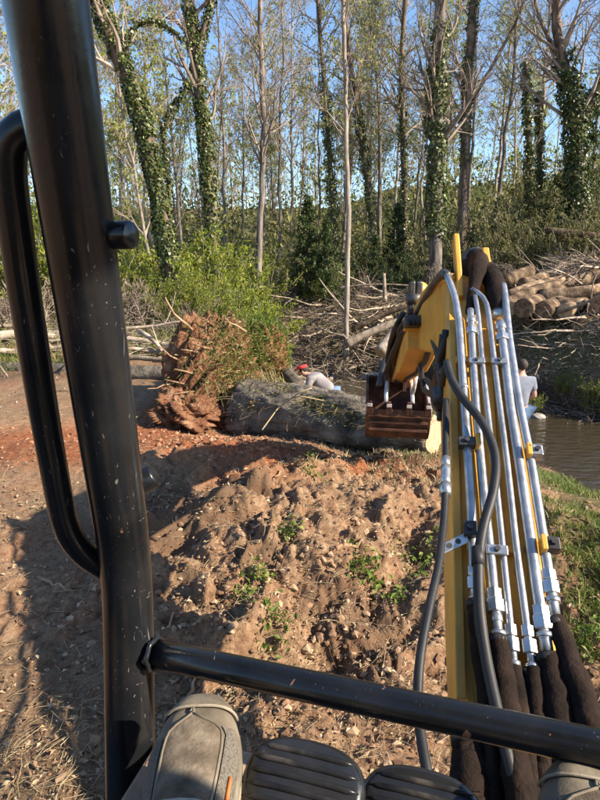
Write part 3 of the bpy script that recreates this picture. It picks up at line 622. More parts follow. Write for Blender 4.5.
n = 24000; az = R(1)*rg.uniform(-40, 40, n); rd = rg.uniform(26, 60, n); x, y = rd*np.sin(az), rd*np.cos(az); z = Hm(x, y)+rg.rand(n)**1.6*(1.2+2.4*vnoise(x*.25, y*.25, 6))
tag(leaves(np.stack((x, y, z), -1), rg.uniform(.2, .45, n), 1.2, .6).build('far_undergrowth', M['olive']), 'dull green undergrowth below the far-off woodland', 'undergrowth', kind='stuff')

# ------------------------------------------------------------------ shrubs
def template_shrub(name, label, group, lm, seed, w, h, nst, nleaf, lsize, cat='shrub', droop=.0, bark='twig', clump=.16, asp=.42):
    rg = np.random.RandomState(seed); t = thing(name, label, cat, (0, 0, 0), group)
    st = np.stack((rg.normal(0, w*.16, nst), rg.normal(0, w*.16, nst), np.full(nst, -.05)), -1); di = np.stack((rg.normal(0, .38, nst), rg.normal(0, .38, nst), np.full(nst, 1.0)), -1); di /= np.linalg.norm(di, axis=1, keepdims=True)
    L = h*rg.uniform(.55, 1.12, nst); P1 = grow(st, di, L, 6, .14, droop, rg); R1 = tap(np.full(nst, .014), np.full(nst, .004), 6); b = MB().tubes(P1, R1, 4)
    p, d, r, tt = spawn(P1, R1, 7, .15, 1, .8, rg); L2 = np.repeat(L, 7)*.32*rg.uniform(.4, 1.2, len(p)); P2 = grow(p, d, L2, 4, .2, .03, rg); b.tubes(P2, tap(np.full(len(p), .006), np.full(len(p), .003), 4), 3)
    b.build('stem', M[bark], t)
    i = rg.randint(0, len(P2), nleaf); f = rg.rand(nleaf)*3; k = np.minimum(f.astype(int), 2); f = (f-k)[:, None]; lp = P2[i, k]*(1-f)+P2[i, k+1]*f+rg.normal(0, clump*.35, (nleaf, 3)); lp[:, 2] = np.maximum(lp[:, 2], .02)
    tag(leaves(lp, rg.uniform(.6, 1.3, nleaf)*lsize, 1.1, asp).build('foliage', M[lm], t), kind='stuff')
    return t
def conifer(seed, h, w):
    rg = np.random.RandomState(seed); t = thing('cedar', 'dark green young cedar among the bare trunks', 'tree', (0, 0, 0), 'young cedars')
    poly = np.zeros((8, 3)); poly[:, 2] = np.linspace(0, h, 8); rad = np.linspace(.07, .015, 8); MB().ring_tube(poly, rad, 6).build('trunk', M['bark_brown'], t, True)
    p, d, r, tt = spawn(poly[None], rad[None], 90, .08, 1, 1.2, rg); L = w*(1.08-tt)*rg.uniform(.6, 1.1, len(p)); P1 = grow(p, d, L, 5, .1, .07, rg); b = MB().tubes(P1, tap(np.full(len(p), .012), np.full(len(p), .004), 5), 3)
    c = b.build('crown', M['twig'], t); n = 4200; i = rg.randint(0, len(P1), n); f = rg.rand(n)**.6*4; k = np.minimum(f.astype(int), 3); f = (f-k)[:, None]
    lp = P1[i, k]*(1-f)+P1[i, k+1]*f+rg.normal(0, .05, (n, 3)); tag(leaves(lp, rg.uniform(.08, .2, n), .9, .3).build('needles', M['dark'], c), kind='stuff'); return t
bright = [template_shrub('shrub', 'bright yellow green leafy shrub on the bank behind the root plate', 'bright shrubs on the left bank', 'privet', 41, 1.6, 2.0, 20, 5200, .085),
          template_shrub('shrub', 'loose fresh green shrub with arching stems below the ivy trunks', 'loose green shrubs below the ivy trunks', 'privet', 42, 1.4, 1.6, 16, 3000, .08)]
olive = [template_shrub('shrub', 'olive green shrub on the slope behind the log pile', 'olive shrubs behind the log pile', 'olive', 43, 2.0, 2.0, 20, 3600, .10),
         template_shrub('bramble', 'brown tangled bramble with bare arching stems', 'brown brambles', 'brown', 44, 1.8, 1.3, 34, 1300, .07, 'bramble', -.05)]
dk = [template_shrub('shrub', 'dense dark green bush in the shade under the trees', 'dark bushes under the trees', 'dark', 45, 2.0, 2.1, 20, 4400, .10)]
ced = conifer(46, 3.6, 1.1)
first = set()
def zone_s(px, Yy): return ('past the black post' if px < 110 else 'around the feet of the ivy trunks' if px < 192 else 'just behind the root plate' if px < 262 else 'at the left edge of the debris field' if px < 312 else 'at the back of the debris field' if px < 425 else 'below the tall grey trunk' if px < 500 else 'on the slope behind the log pile')+('' if Yy < 21.5 else ', far back')
SL = {'bright shrubs on the left bank': 'bright yellow green shrub', 'loose green shrubs below the ivy trunks': 'loose fresh green shrub', 'olive shrubs behind the log pile': 'dull olive shrub', 'brown brambles': 'brown tangled bramble', 'dark bushes under the trees': 'dense dark green bush', 'cedar': 'dark young cedar'}
def put(tp, px, Yy, s, label=None, sz=None):
    x, y = Gpx(px, Yy); o = tp if id(tp) not in first else copy_tree(tp); first.add(id(tp))
    o.location = (x, y, float(Hm(x, y))-.05); o.rotation_euler = (0, 0, rt.uniform(0, 6.28)); o.scale = (s, s, s*(sz or 1))
    o['label'] = label or SL[tp.name.split('.')[0] if tp is ced else tp['group']]+' '+zone_s(px, Yy)+(', large' if s >= 1 else '')
    return o
for px, Yy, s in [(232, 14.2, 1.15), (212, 13.6, 1.05), (238, 16.3, 1.05), (197, 14.2, 1.35), (238, 13.2, .6), (186, 15.3, 1.5), (224, 16, 1.5), (150, 15.5, 1.3), (120, 14.6, 1.2), (25, 14.4, 1.5), (-30, 14, 1.4), (70, 14.6, 1.5), (208, 12.4, .6), (180, 12.3, .6), (254, 20, 1.2)]: put(bright[0], px, Yy, s)
for px, Yy, s in [(155, 13.2, .9), (130, 13.6, 1.0), (105, 13, .9), (60, 13.4, 1), (15, 13.4, 1.0), (-20, 12.6, .9), (215, 12.6, .7), (245, 12.6, .6), (330, 20.6, .75), (318, 20.2, .6), (345, 21, .7), (36, 14.2, 1), (165, 12.2, .6)]: put(bright[1], px, Yy, s)
for px, Yy, s in [(485, 20, .9), (505, 21.5, 1.1), (525, 19.5, .9), (548, 20.5, 1.0), (570, 19.2, .95), (595, 20.2, 1.1), (470, 22.5, 1.1), (515, 24, 1.3), (555, 24.5, 1.4), (590, 24, 1.4), (450, 24, 1.1), (400, 24, 1.0), (378, 25, 1.1), (290, 23, 1.0), (615, 18.8, 1.1), (425, 22, .8)]: put(olive[0], px, Yy, s)
for px, Yy, s in [(492, 18.3, .9), (512, 18.6, .8), (478, 19.4, 1.0), (290, 20.8, .9), (302, 21, .8), (274, 18.3, .8), (140, 12.2, .8), (118, 12.0, .8), (185, 11.5, .6), (40, 12.2, .8), (360, 20.5, .9), (5, 12, .8), (440, 19.6, .9), (540, 18.2, .7)]: put(olive[1], px, Yy, s)
for px, Yy, s in [(300, 21.5, .9), (330, 22.5, 1.1), (385, 22, .8), (405, 20.5, .7), (440, 22, .9), (462, 21, .8), (560, 22.5, 1.2), (585, 21.5, 1.3), (600, 22.5, 1.5), (355, 24, 1.0), (420, 21.2, .7), (20, 18, 1.2), (95, 18, 1.0)]: put(dk[0], px, Yy, s)
for px, Yy, s in [(308, 20.5, 1.0), (326, 20, .8), (395, 23, .9), (575, 24, 1.5), (375, 21.5, .6)]: put(ced, px, Yy, s)
# ------------------------------------------------------------------ logs, fallen trunk, roots
def log(name, A, B, ra, rb, label, group=None, bark='log', seed=0, faces=(True, True), cat='log', rough=.06, bend=0.0, sides=20, cutmat='cut', furrow=0):
    rg = np.random.RandomState(seed); A, B = np.asarray(A, float), np.asarray(B, float); L = np.linalg.norm(B-A); k = max(8, int(L/(.03 if furrow else .14))); t = np.linspace(0, 1, k)
    ax = unit(B-A); sx = unit(np.cross(ax, (0, 0, 1))); sz = np.cross(sx, ax); ph = rg.uniform(0, 6)
    th_ = thing(name, label, cat, tuple((A+B)/2-np.array((0, 0, (ra+rb)/2))), group); secs = []
    for i in range(k):
        c = A+(B-A)*t[i]+sz*bend*math.sin(math.pi*t[i])+sx*.3*bend*math.sin(2.3*t[i]+ph); r = ra+(rb-ra)*t[i]; an = np.arange(sides)*2*math.pi/sides
        rad = r*(1+rough*fbm(np.cos(an)*1.6+seed, np.sin(an)*1.6+t[i]*L*2.2, seed, 3)*1.6+.02*np.sin(3*an+ph)-furrow*np.abs(fbm(an*7, t[i]*L*1.6+an*.4, seed+5, 3, .6))*2)
        secs.append(c+rad[:, None]*(np.cos(an)[:, None]*sx+np.sin(an)[:, None]*sz))
    MB().sweep(secs).build('bark', M[bark], th_, True)
    for f, (sec, d, q) in zip(faces, ((secs[0], -ax, A), (secs[-1], ax, B))):
        if f:
            c = sec.mean(0); V = np.vstack((c+(sec-c)*.93+d*.012, c+(sec-c)*.55+d*.016, c+d*.014)); n = sides
            m = MB().add(V, [(i, (i+1) % n, n+(i+1) % n, n+i) for i in range(n)], [(2*n, n+i, n+(i+1) % n) for i in range(n)])
            rim = np.vstack((c+(sec-c)*.93-d*.02, c+(sec-c)*.93+d*.0119)); m.add(rim, [(i, (i+1) % n, n+(i+1) % n, n+i) for i in range(n)])
            m.build('cut_face', M[cutmat], th_, False, 0, tuple(c))
    return th_
trunk = log('fallen_tree', TA, TB, .40, .205, 'big fallen trunk with dark mossy bark and a pale sawn end under the bucket', bark='trunk_log', seed=3, faces=(False, True), cat='tree trunk', rough=.13, bend=.05, sides=120, furrow=.06)
# moss and straw on its top
rg = np.random.RandomState(8); n = 4200; t = rg.rand(n)**.6; an = rg.normal(math.pi/2, .62, n); ax = unit(TB-TA); sx = unit(np.cross(ax, (0, 0, 1))); sz = np.cross(sx, ax)
r = (.40+(.205-.40)*t)*1.02; pos = TA+(TB-TA)*t[:, None]+(r*np.cos(an))[:, None]*sx+(r*np.sin(an))[:, None]*sz
tag(leaves(pos+rg.normal(0, .012, (n, 3)), rg.uniform(.02, .07, n), .6, .3).build('moss', M['olive'], trunk), kind='stuff')
n = 420; t = rg.rand(n); an = rg.normal(math.pi/2, .9, n); r = (.40+(.205-.40)*t)*1.03; pos = TA+(TB-TA)*t[:, None]+(r*np.cos(an))[:, None]*sx+(r*np.sin(an))[:, None]*sz
u, w, nn = rot_frames(n, .3); L = rng.uniform(.05, .4, n); vn = [((338, 400), (345, 412), (352, 405), (372, 412)), ((285, 400), (300, 396), (330, 402), (352, 398)), ((262, 430), (278, 408), (300, 392), (312, 388))]
for q_ in vn: MB().ring_tube(smooth_poly([P(a, b, 6.05+.1*math.sin(a)) for a, b in q_], 24), .007, 6).build('vine', M['straw'], trunk, True)
tag(MB().tubes(np.stack((pos-u*L[:, None]*.5, pos+nn*.015, pos+u*L[:, None]*.5-np.array((0, 0, .02))), 1), np.full((n, 3), .002), 3).build('vine_scraps', M['brown'], trunk), kind='stuff')

# the root plate: torn up disc of red clay and roots on the butt end
RC = P(216, 384, 7.25); axr = unit(np.array((TB-TA)[:3]*np.array((1, 1, .25)))); up_ = np.array((0, 0, 1.0)); rs_ = unit(np.cross(axr, up_)); ru = np.cross(rs_, axr)
root = thing('root_plate', 'torn up root plate of red clay with broken roots at the butt of the trunk', 'root plate', tuple(RC-np.array((0, 0, .8))))
def lump(c, ax3, nu, nv, amp, seed, fr=2.0):
    V = []
    for i in range(nv+1):
        ph = math.pi*i/nv
        for j in range(nu):
            a = 2*math.pi*j/nu; V.append((math.sin(ph)*math.cos(a), math.sin(ph)*math.sin(a), math.cos(ph)))
    V = np.array(V); n1 = fbm(V[:, 0]*fr+V[:, 2]*fr*.7+3, V[:, 1]*fr-V[:, 2]*fr*.8+3, seed, 5, .62)+.55*clods(V[:, 0]*fr*2.2+V[:, 2]*1.9+9, V[:, 1]*fr*2.2-V[:, 2]*2.3+9, seed)-.3
    if fr >= 1.5: n1 = n1+.45*fbm(V[:, 0]*7+V[:, 2]*5+30, V[:, 1]*7-V[:, 2]*4+30, seed+3, 5, .68)
    V = V*(1+amp*n1)[:, None]; W = np.asarray(c)+V[:, :1]*ax3[0]+V[:, 1:2]*ax3[1]+V[:, 2:]*ax3[2]
    Q = [(i*nu+j, (i+1)*nu+j, (i+1)*nu+(j+1) % nu, i*nu+(j+1) % nu) for i in range(nv) for j in range(nu)]
    return MB().add(W, Q)
lp_ = lump(RC+np.array((-.02, 0, -.02)), (rs_*.66, axr*.46, ru*.80), 150, 100, .42, 4, 1.7); lp_.build('earth', M['clay'], root, True)
lump(P(238, 420, 6.85), (np.array((.33, 0, 0)), np.array((0, .3, 0)), np.array((0, 0, .24))), 90, 60, .6, 9, 2.0).build('earth', M['clay'], root, True)
lump(P(185, 412, 6.6), (np.array((.42, 0, 0)), np.array((0, .4, 0)), np.array((0, 0, .22))), 90, 60, .6, 12, 2.0).build('earth', M['clay'], root, True)
lump(P(268, 408, 6.55), (np.array((.2, 0, 0)), np.array((0, .16, 0)), np.array((0, 0, .17))), 80, 50, .6, 19, 2.2).build('earth', M['clay'], root, True)
rg = np.random.RandomState(15)
rootpx = [((232, 380), (176, 368), .030), ((236, 388), (168, 382), .028), ((225, 392), (170, 392), .024), ((228, 350), (190, 343), .032), ((206, 342), (166, 300), .030), ((215, 330), (200, 318), .02), ((240, 372), (182, 377), .026), ((220, 400), (178, 398), .022), ((198, 410), (160, 404), .02),
          ((216, 360), (182, 352), .03), ((240, 345), (196, 336), .022), ((246, 332), (222, 318), .018), ((250, 410), (228, 412), .022), ((210, 420), (215, 445), .014), ((186, 380), (150, 386), .02), ((200, 372), (158, 352), .022)]
for (a, b, r) in rootpx:
    A = P(*a, 6.95+rg.uniform(-.1, .1)); B = P(*b, 6.75+rg.uniform(-.25, .1)); q = np.linspace(0, 1, 7)[:, None]; pts = A+(B-A)*q+np.cumsum(rg.normal(0, .016, (7, 3)), 0)
    MB().ring_tube(pts, np.linspace(r*.75, r*.28, 7), 7).build('root', M['root'], root, True)
n = 420; d = rg.normal(0, 1, (n, 3)); d /= np.linalg.norm(d, axis=1, keepdims=True); st = RC+d[:, :1]*rs_*.6+d[:, 1:2]*axr*.42+d[:, 2:]*ru*.74; dd = d+rg.normal(0, .5, (n, 3)); dd /= np.linalg.norm(dd, axis=1, keepdims=True)
Pf = grow(st, dd, rg.uniform(.06, .3, n), 4, .3, -.25, rg); tag(MB().tubes(Pf, tap(rg.uniform(.003, .008, n), np.full(n, .0018), 4), 3).build('root_fibres', M['root'], root), kind='stuff')
# turf still clinging to the side that was the ground
n = 3600; a1 = rg.normal(-.1, .45, n); a2 = rg.normal(.25, .5, n); pos = RC+axr*(.40+.1*rg.rand(n)-.15*(a1**2+a2**2))[:, None]+rs_*a1[:, None]*.95+ru*a2[:, None]*.9
bw_ = rg.normal(0, .45, (n, 3))+np.array((.3, -.1, .5)); hgt = rg.uniform(.03, .11, n)[:, None]; sw = np.cross(bw_, (0, 0, 1)); sw /= np.linalg.norm(sw, axis=1, keepdims=True)+1e-9; sw *= .004
V = np.stack((pos-sw, pos+sw, pos+sw*.8+bw_*hgt*.6, pos+bw_*hgt-np.array((0, 0, .02))), 1); tag(MB().add(V.reshape(-1, 3), np.arange(n*4).reshape(n, 4)).build('turf', M['grass'], root), kind='stuff')
n = 700; pos = RC+axr*(.3+.2*rg.rand(n))[:, None]+rs_*rg.normal(-.2, .3, n)[:, None]+ru*rg.uniform(-.8, .2, n)[:, None]
Pf = grow(pos, np.tile(np.array((.3, -.3, -.9)), (n, 1)), rg.uniform(.1, .3, n), 3, .3, -.2, rg); tag(MB().tubes(Pf, np.full((n, 3), .003), 3).build('hanging_straw', M['straw'], root), kind='stuff')
gm = lump(P(262, 352, 7.7), (np.array((.34, 0, 0)), np.array((0, .3, 0)), np.array((0, 0, .42))), 60, 40, .3, 23, 1.8); gv = gm.V[0].copy(); gm.build('earth', M['clay'], root, True)
pos = gv[rg.randint(0, len(gv), 4200)]; n = len(pos); bw_ = (pos-P(262, 352, 7.7))*np.array((.5, .5, .2))+rg.normal(0, .28, (n, 3))+np.array((0, 0, .55)); hgt = rg.uniform(.06, .17, n)[:, None]; sw = np.cross(bw_, (0, 0, 1)); sw /= np.linalg.norm(sw, axis=1, keepdims=True)+1e-9; sw *= .006
tag(MB().add(np.stack((pos-sw, pos+sw, pos+sw*.8+bw_*hgt*.6, pos+bw_*hgt-np.array((0, 0, .02))), 1).reshape(-1, 3), np.arange(n*4).reshape(n, 4)).build('turf', M['weed'], root), kind='stuff')
# grass-topped bank slope right behind the roots, and roots of the butt
log('fallen_tree', P(258, 352, 8.6), P(300, 388, 7.4), .10, .085, 'slim grey trunk leaning down from the grassy root plate to the big trunk', bark='trunk_log', seed=33, faces=(False, False), cat='tree trunk', rough=.12, bend=.05)

# log pile on the far bank
LP = 'sawn logs stacked on the far bank'
def bank_log(px, py, rp, px2, py2, d1, d2, label, seed, faces=(True, True), taper=1.0, bend=0, cm=None):
    A = P(px, py, d1); B = P(px2, py2, d2); r = rp*d1/FPX
    return log('log', A, B, r, r*taper, label, LP, seed=seed, faces=faces, bend=bend, rough=.09, cutmat=cm or ('cut' if seed in (5, 9, 7) else 'cut_dark'))
bank_log(524, 309, 10.5, 560, 292, 13.6, 16.2, 'thickest sawn log of the front row, its dark end facing the creek', 1, cm='cut_dark')
bank_log(543, 311, 9.5, 590, 292, 13.5, 16.0, 'brown ended sawn log in the middle of the front row', 2, cm='cut_dark')
bank_log(565, 311, 8, 592, 300, 13.4, 14.8, 'short sawn log with a bright orange cut end', 5)
bank_log(600, 305, 12, 640, 290, 13.3, 15.5, 'heavy grey log with a sawn end at the edge of the brush pile', 6)
bank_log(503, 306, 8, 556, 286, 14.2, 14.9, 'long pale barkless log lying slanted across the pile', 7, taper=.85, bend=.06)
bank_log(508, 297, 6, 562, 279, 15.0, 15.6, 'slim pale log slanting along the top of the pile', 8, taper=.7, bend=.05)
bank_log(508, 309, 9, 524, 296, 14.0, 15.4, 'log with a pale end tucked beside the thickest log', 9)
bank_log(540, 297, 7, 594, 291, 14.4, 14.2, 'pale split log lying level on top of the front row', 10, taper=.9)
bank_log(556, 303, 6, 583, 305, 13.9, 13.6, 'short pale log wedged above the orange ended one', 13)
bank_log(560, 282, 8, 640, 272, 16.4, 16.6, 'grey trunk lying behind the stacked logs below the brush pile', 14, faces=(True, False), taper=.9)
bank_log(504, 281, 6, 530, 271, 16, 17, 'stubby dark log at the back of the pile', 15)
bank_log(522, 283, 5, 545, 277, 15.6, 16.2, 'thin dark log between the pale slanted ones', 16)
bank_log(575, 296, 6, 605, 286, 14.6, 15.5, 'grey branch stub jutting from the right of the pile', 17, taper=.7)
log('log', P(544, 230, 18.5), P(640, 245, 17.6), .10, .13, 'long grey pole resting along the top of the brush pile', LP, 'log', 18, (True, False), bend=.04)
log('log', P(566, 240, 18.8), P(640, 243, 18.2), .08, .09, 'short dark pole under the long pole on the brush pile', LP, 'log', 19, (True, False))
log('log', P(380, 353, 15.2), P(395, 331, 15.6), .17, .13, 'pale split block of wood standing in the creek debris', None, 'bark_pale', 22, (True, True))
log('log', P(352, 330, 17.5), P(415, 303, 17.0), .09, .06, 'long straight weathered pole across the debris field', None, 'log', 24, (True, False), bend=.05)
log('log', P(345, 345, 16.3), P(408, 318, 16.2), .12, .09, 'thick grey pole lying lowest in the debris beside the bucket arm', None, 'dead', 25, (True, False), bend=.05)
log('log', P(338, 288, 18.5), P(415, 286, 18.2), .035, .025, 'thin level pole at the back of the debris field', None, 'dead', 26, (False, False), bend=.08)
log('stump', P(385, 302, 18), P(384, 274, 18), .07, .05, 'thin broken stump standing at the back of the debris field', None, 'dead', 27, (False, True), cat='stump')
log('fallen_log', P(-40, 372, 9.6), P(206, 376, 8.4), .16, .11, 'bark covered log lying on the packed ground behind the black post', None, 'trunk_log', 28, (False, False), rough=.1, bend=.03)

for k_, (a, b, d1, d2, r_, lb_) in enumerate([((158, 352), (212, 340), 9.8, 9.4, .06, 'forked dead limb leaning against the root plate'), ((60, 352), (175, 345), 10.6, 10.2, .07, 'long grey dead limb on the ground before the loose green shrubs'), ((-20, 356), (60, 340), 10.4, 10.8, .10, 'thick bleached log beside the handrail'), ((140, 330), (170, 362), 10.0, 9.6, .045, 'thin bent limb stuck in the ground left of the root plate'), ((100, 360), (190, 366), 9.2, 9.0, .05, 'dark straight limb lying in front of the bark covered log')]):
    A_, B_ = P(*a, d1), P(*b, d2)
    for q_ in (A_, B_): q_[2] = max(q_[2]-.02, float(Hd(q_[0], q_[1]))+r_*.6)
    log('dead_limb', A_, B_, r_, r_*.5, lb_, None, 'dead', 40+k_, (True, False), cat='limb', bend=.1, rough=.1)
# fallen branches
rb = np.random.RandomState(52)
def branch_tpl(seed, L, r):
    rg = np.random.RandomState(seed); P1 = grow(np.zeros((1, 3)), np.array([(1., 0, .03)]), np.array([L]), 9, .11, 0, rg); R1 = tap(np.array([r]), np.array([r*.3]), 9); b = MB().tubes(P1, R1, 7, True)
    p, d, rr_, t = spawn(P1, R1, rg.randint(2, 6), .25, .95, .7, rg); L2 = L*.35*rg.uniform(.4, 1, len(p)); P2 = grow(p, d, L2, 6, .16, 0, rg); R2 = tap(rr_*.55, rr_*.2, 6); b.tubes(P2, R2, 5)
    p, d, rr_, t = spawn(P2, R2, 3, .3, 1, .7, rg); P3 = grow(p, d, L*.12*rg.uniform(.4, 1, len(p)), 4, .2, 0, rg); b.tubes(P3, tap(rr_*.6, rr_*.3, 4), 3)
    return b.mesh('fallen_branch', True)
bt = [branch_tpl(60+i, L, r) for i, (L, r) in enumerate([(2.6, .05), (1.8, .035), (3.2, .06), (1.4, .028), (2.2, .045), (1.0, .022), (2.8, .035), (1.6, .05)])]
for m_ in bt: m_.materials.append(M['dead'])
def branches(n, region, label, group, zoff=.08, tilt=.16, sc=(.6, 1.15)):
    for i in range(n):
        px, Yy = region(); x, y = Gpx(px, Yy)
        o = link('fallen_branch', bt[rb.randint(len(bt))]); o.location = (x, y, float(Hd(x, y))+rb.uniform(.01, zoff)); o.rotation_euler = (rb.uniform(0, 6.28), rb.normal(0, tilt), rb.uniform(0, 6.28)); s = rb.uniform(*sc); o.scale = (s, s, s)
        tag(o, label, 'branch', group)
branches(85, lambda: (rb.uniform(275, 410), rb.uniform(15.3, 20)), 'bare weathered branch in the debris field along the creek', 'branches of the debris field', .35, .18)
branches(42, lambda: (rb.uniform(556, 650), rb.uniform(16.8, 18.6)), 'dark bare branch in the brush pile behind the logs', 'branches of the brush pile', .9, .2)
branches(16, lambda: (rb.uniform(495, 600), rb.uniform(13.4, 17)), 'dead branch lying over the log pile', 'branches over the log pile', .35, .15)
branches(34, lambda: (rb.uniform(-30, 215), rb.uniform(9.5, 12)), 'dead branch on the rough ground before the left shrubs', 'branches on the left ground', .15, .15)
branches(10, lambda: (rb.uniform(530, 600), rb.uniform(12.3, 13.4)), 'dead stick on the litter below the sawn logs', 'sticks below the logs', .06, .06, (.4, .8))
branches(9, lambda: (rb.uniform(265, 400), rb.uniform(13.5, 15.5)), 'stripped branch at the water line of the creek', 'branches at the water line', .12, .1, (.5, .9))
def mass(n, fx, fy, zr, seed, name, label, r=(.004, .014), L=(.4, 1.6)):
    rg = np.random.RandomState(seed); pts = np.array([Gpx(rg.uniform(*fx), rg.uniform(*fy)) for _ in range(n)]); z = Hm(pts[:, 0], pts[:, 1])+rg.rand(n)*zr; d = rg.normal(0, 1, (n, 3))*np.array((1, 1, .35)); d /= np.linalg.norm(d, axis=1, keepdims=True)
    ln = rg.uniform(*L, n); Pt = grow(np.column_stack((pts, z))-d*ln[:, None]*.5, d, ln, 5, .14, 0, rg); tag(MB().tubes(Pt, tap(rg.uniform(*r, n), np.full(n, r[0]*.6), 5), 4).build(name, M['dead']), label, 'brush', kind='stuff')
mass(1500, (270, 412), (15.0, 20.5), .35, 71, 'debris_twigs', 'tangle of small sticks in the debris field by the creek')
mass(1200, (552, 660), (16.8, 18.6), 1.0, 72, 'brush_twigs', 'dense tangle of dark twigs in the brush pile', (.005, .02))
mass(700, (-60, 230), (9.5, 12.4), .2, 73, 'ground_twigs', 'dry twigs littering the ground before the left shrubs', (.003, .01), (.2, .9))
mass(500, (490, 620), (12.4, 16), .15, 74, 'pile_twigs', 'small twigs and bark strips among the sawn logs', (.004, .014), (.2, .9))
mass(800, (480, 620), (10.8, 12.6), .12, 75, 'bank_roots', 'roots and dead stems hanging on the far creek bank', (.003, .009), (.2, .7))
# near sticks
for k, (a, b, r, lb) in enumerate([((37, 578), (66, 592), .012, 'pale forked stick lying on the packed soil beside the handrail'), ((335, 552), (362, 545), .016, 'short splintered wood chip on the spoil heap'), ((183, 705), (198, 670), .010, 'bent brown root sticking up behind the tan shoe'), ((280, 470), (272, 488), .008, 'thin pale twig standing in the clay trench'), ((333, 452), (341, 466), .010, 'pale twig on the clay beyond the heap'), ((160, 645), (190, 598), .006, 'curved dry root lying on the soil beside the post'), ((322, 560), (336, 566), .014, 'pale broken wood splinter on the heap'), ((355, 610), (375, 598), .006, 'straight straw coloured stalk on the heap')]):
    def hit(px, py):
        d = 3.0
        for _ in range(30):
            q = P(px, py, d); d += (q[2]-float(Hd(q[0], q[1])))*.6/max(.15, -ray(px, py)[2]) 
        return P(px, py, d)
    A, B = hit(*a), hit(*b); q = np.linspace(0, 1, 6)[:, None]; pts = A+(B-A)*q+rb.normal(0, .008, (6, 3)); pts[:, 2] = np.maximum(pts[:, 2], Hd(pts[:, 0], pts[:, 1])+r*.5)
    tag(MB().ring_tube(pts, np.linspace(r, r*.5, 6), 6).build('stick', M['root'], None, True, 0, tuple(pts[0])), lb, 'stick')

# small weeds on the heap
rgw = np.random.RandomState(90)
def weed(px, py, size, nl, label):
    p = hit(px, py); t = thing('weed', label, 'weed', tuple(p), 'weeds on the spoil heap'); pos = p+rgw.normal(0, 1, (nl, 3))*np.array((size, size, 0)); pos[:, 2] = Hd(pos[:, 0], pos[:, 1])+rgw.uniform(.01, .07, nl)
    tag(leaves(pos, rgw.uniform(.018, .042, nl), .7, .6).build('foliage', M['weed'], t), kind='stuff')
    n = 6; st = p+rgw.normal(0, size*.7, (n, 3))*np.array((1, 1, 0)); st[:, 2] = Hd(st[:, 0], st[:, 1])-.01; tag(MB().tubes(grow(st, np.tile((0., 0, 1), (n, 1)), rgw.uniform(.03, .09, n), 4, .3, 0, rgw), tap(np.full(n, .0018), np.full(n, .001), 4), 3).build('stems', M['weed'], t), kind='stuff')
for px, py, s, nl, lb in [(364, 570, .045, 90, 'tallest green weed beside the wood chips on the heap'), (289, 538, .035, 60, 'small green weed near the crest of the heap'), (274, 625, .04, 80, 'round green weed clump low on the heap above the guard bar'), (258, 578, .045, 60, 'thin weed patch in the shade at the left of the heap'), (395, 600, .03, 40, 'little weed beside the hanging hose on the heap'), (428, 565, .10, 200, 'broad green weed patch between the heap and the boom'), (246, 600, .03, 30, 'sparse weed sprigs below the shaded weed patch'), (375, 590, .03, 40, 'few weed leaves below the tallest weed'), (310, 475, .06, 60, 'yellowish grass tuft on top of the heap'), (590, 645, .08, 140, 'green weed patch on the slope beside the right hose sleeve')]: weed(px, py, s, nl, lb)
# creekside growth on the far bank
for px, Yy, s, lb in [(530, 12.0, .34, 'small bright bush on the far bank behind the standing man'), (590, 11.6, .4, 'green bush overhanging the water on the far bank'), (610, 11.2, .42, 'leafy bush at the bend of the far bank'), (560, 12.3, .26, 'low green sprig on the litter of the far bank')]:
    o = put(bright[1], px, Yy, s); o['label'] = lb; o['group'] = 'bushes on the far bank'
# stones
for k, (px, Yy, r, lb) in enumerate([(537, 11.5, .12, 'pale flat stone at the water edge beyond the standing man'), (510, 12.4, .22, 'dark rock at the foot of the far bank'), (300, 14.6, .22, 'grey stone on the creek gravel near the crouching man'), (372, 15.6, .25, 'pale boulder among the debris by the split block')]):
    x, y = Gpx(px, Yy); c = np.array((x, y, max(float(Hd(x, y)), ZW)+r*.15))
    tag(lump(c, (np.array((r*1.25, 0, 0)), np.array((0, r, 0)), np.array((0, 0, r*.55))), 26, 16, .3, k*7+2, 1.1).build('stone', M['stone'], None, True, 0, tuple(c)), lb, 'stone')
# ------------------------------------------------------------------ people
M['skin'] = mat('skin', [(.3, (.36, .19, .13)), (.7, (.48, .27, .19))], 8, .5); M['shirt_blue'] = mat('grey_blue_shirt', [(.3, (.13, .145, .185)), (.7, (.21, .225, .27))], 6, .9, 0, .3, 40)
M['shirt_grey'] = mat('grey_shirt', [(.3, (.18, .165, .165)), (.7, (.28, .26, .26))], 6, .9, 0, .3, 40); M['jeans'] = mat('blue_jeans', [(.3, (.07, .12, .2)), (.7, (.15, .22, .33))], 9, .9, 0, .3, 60)
M['dark_cloth'] = mat('dark_work_trousers', [(.3, (.03, .03, .033)), (.7, (.07, .068, .065))], 9, .95, 0, .3, 60); M['hair'] = mat('dark_hair', [(.3, (.02, .015, .012)), (.7, (.06, .045, .035))], 40, .7, 0, .5, 120); M['red'] = mat('red_cap', [(.3, (.40, .03, .03)), (.7, (.58, .06, .05))], 8, .8)
M['boot'] = mat('boot_leather', [(.3, (.03, .025, .02)), (.7, (.09, .07, .05))], 9, .7)
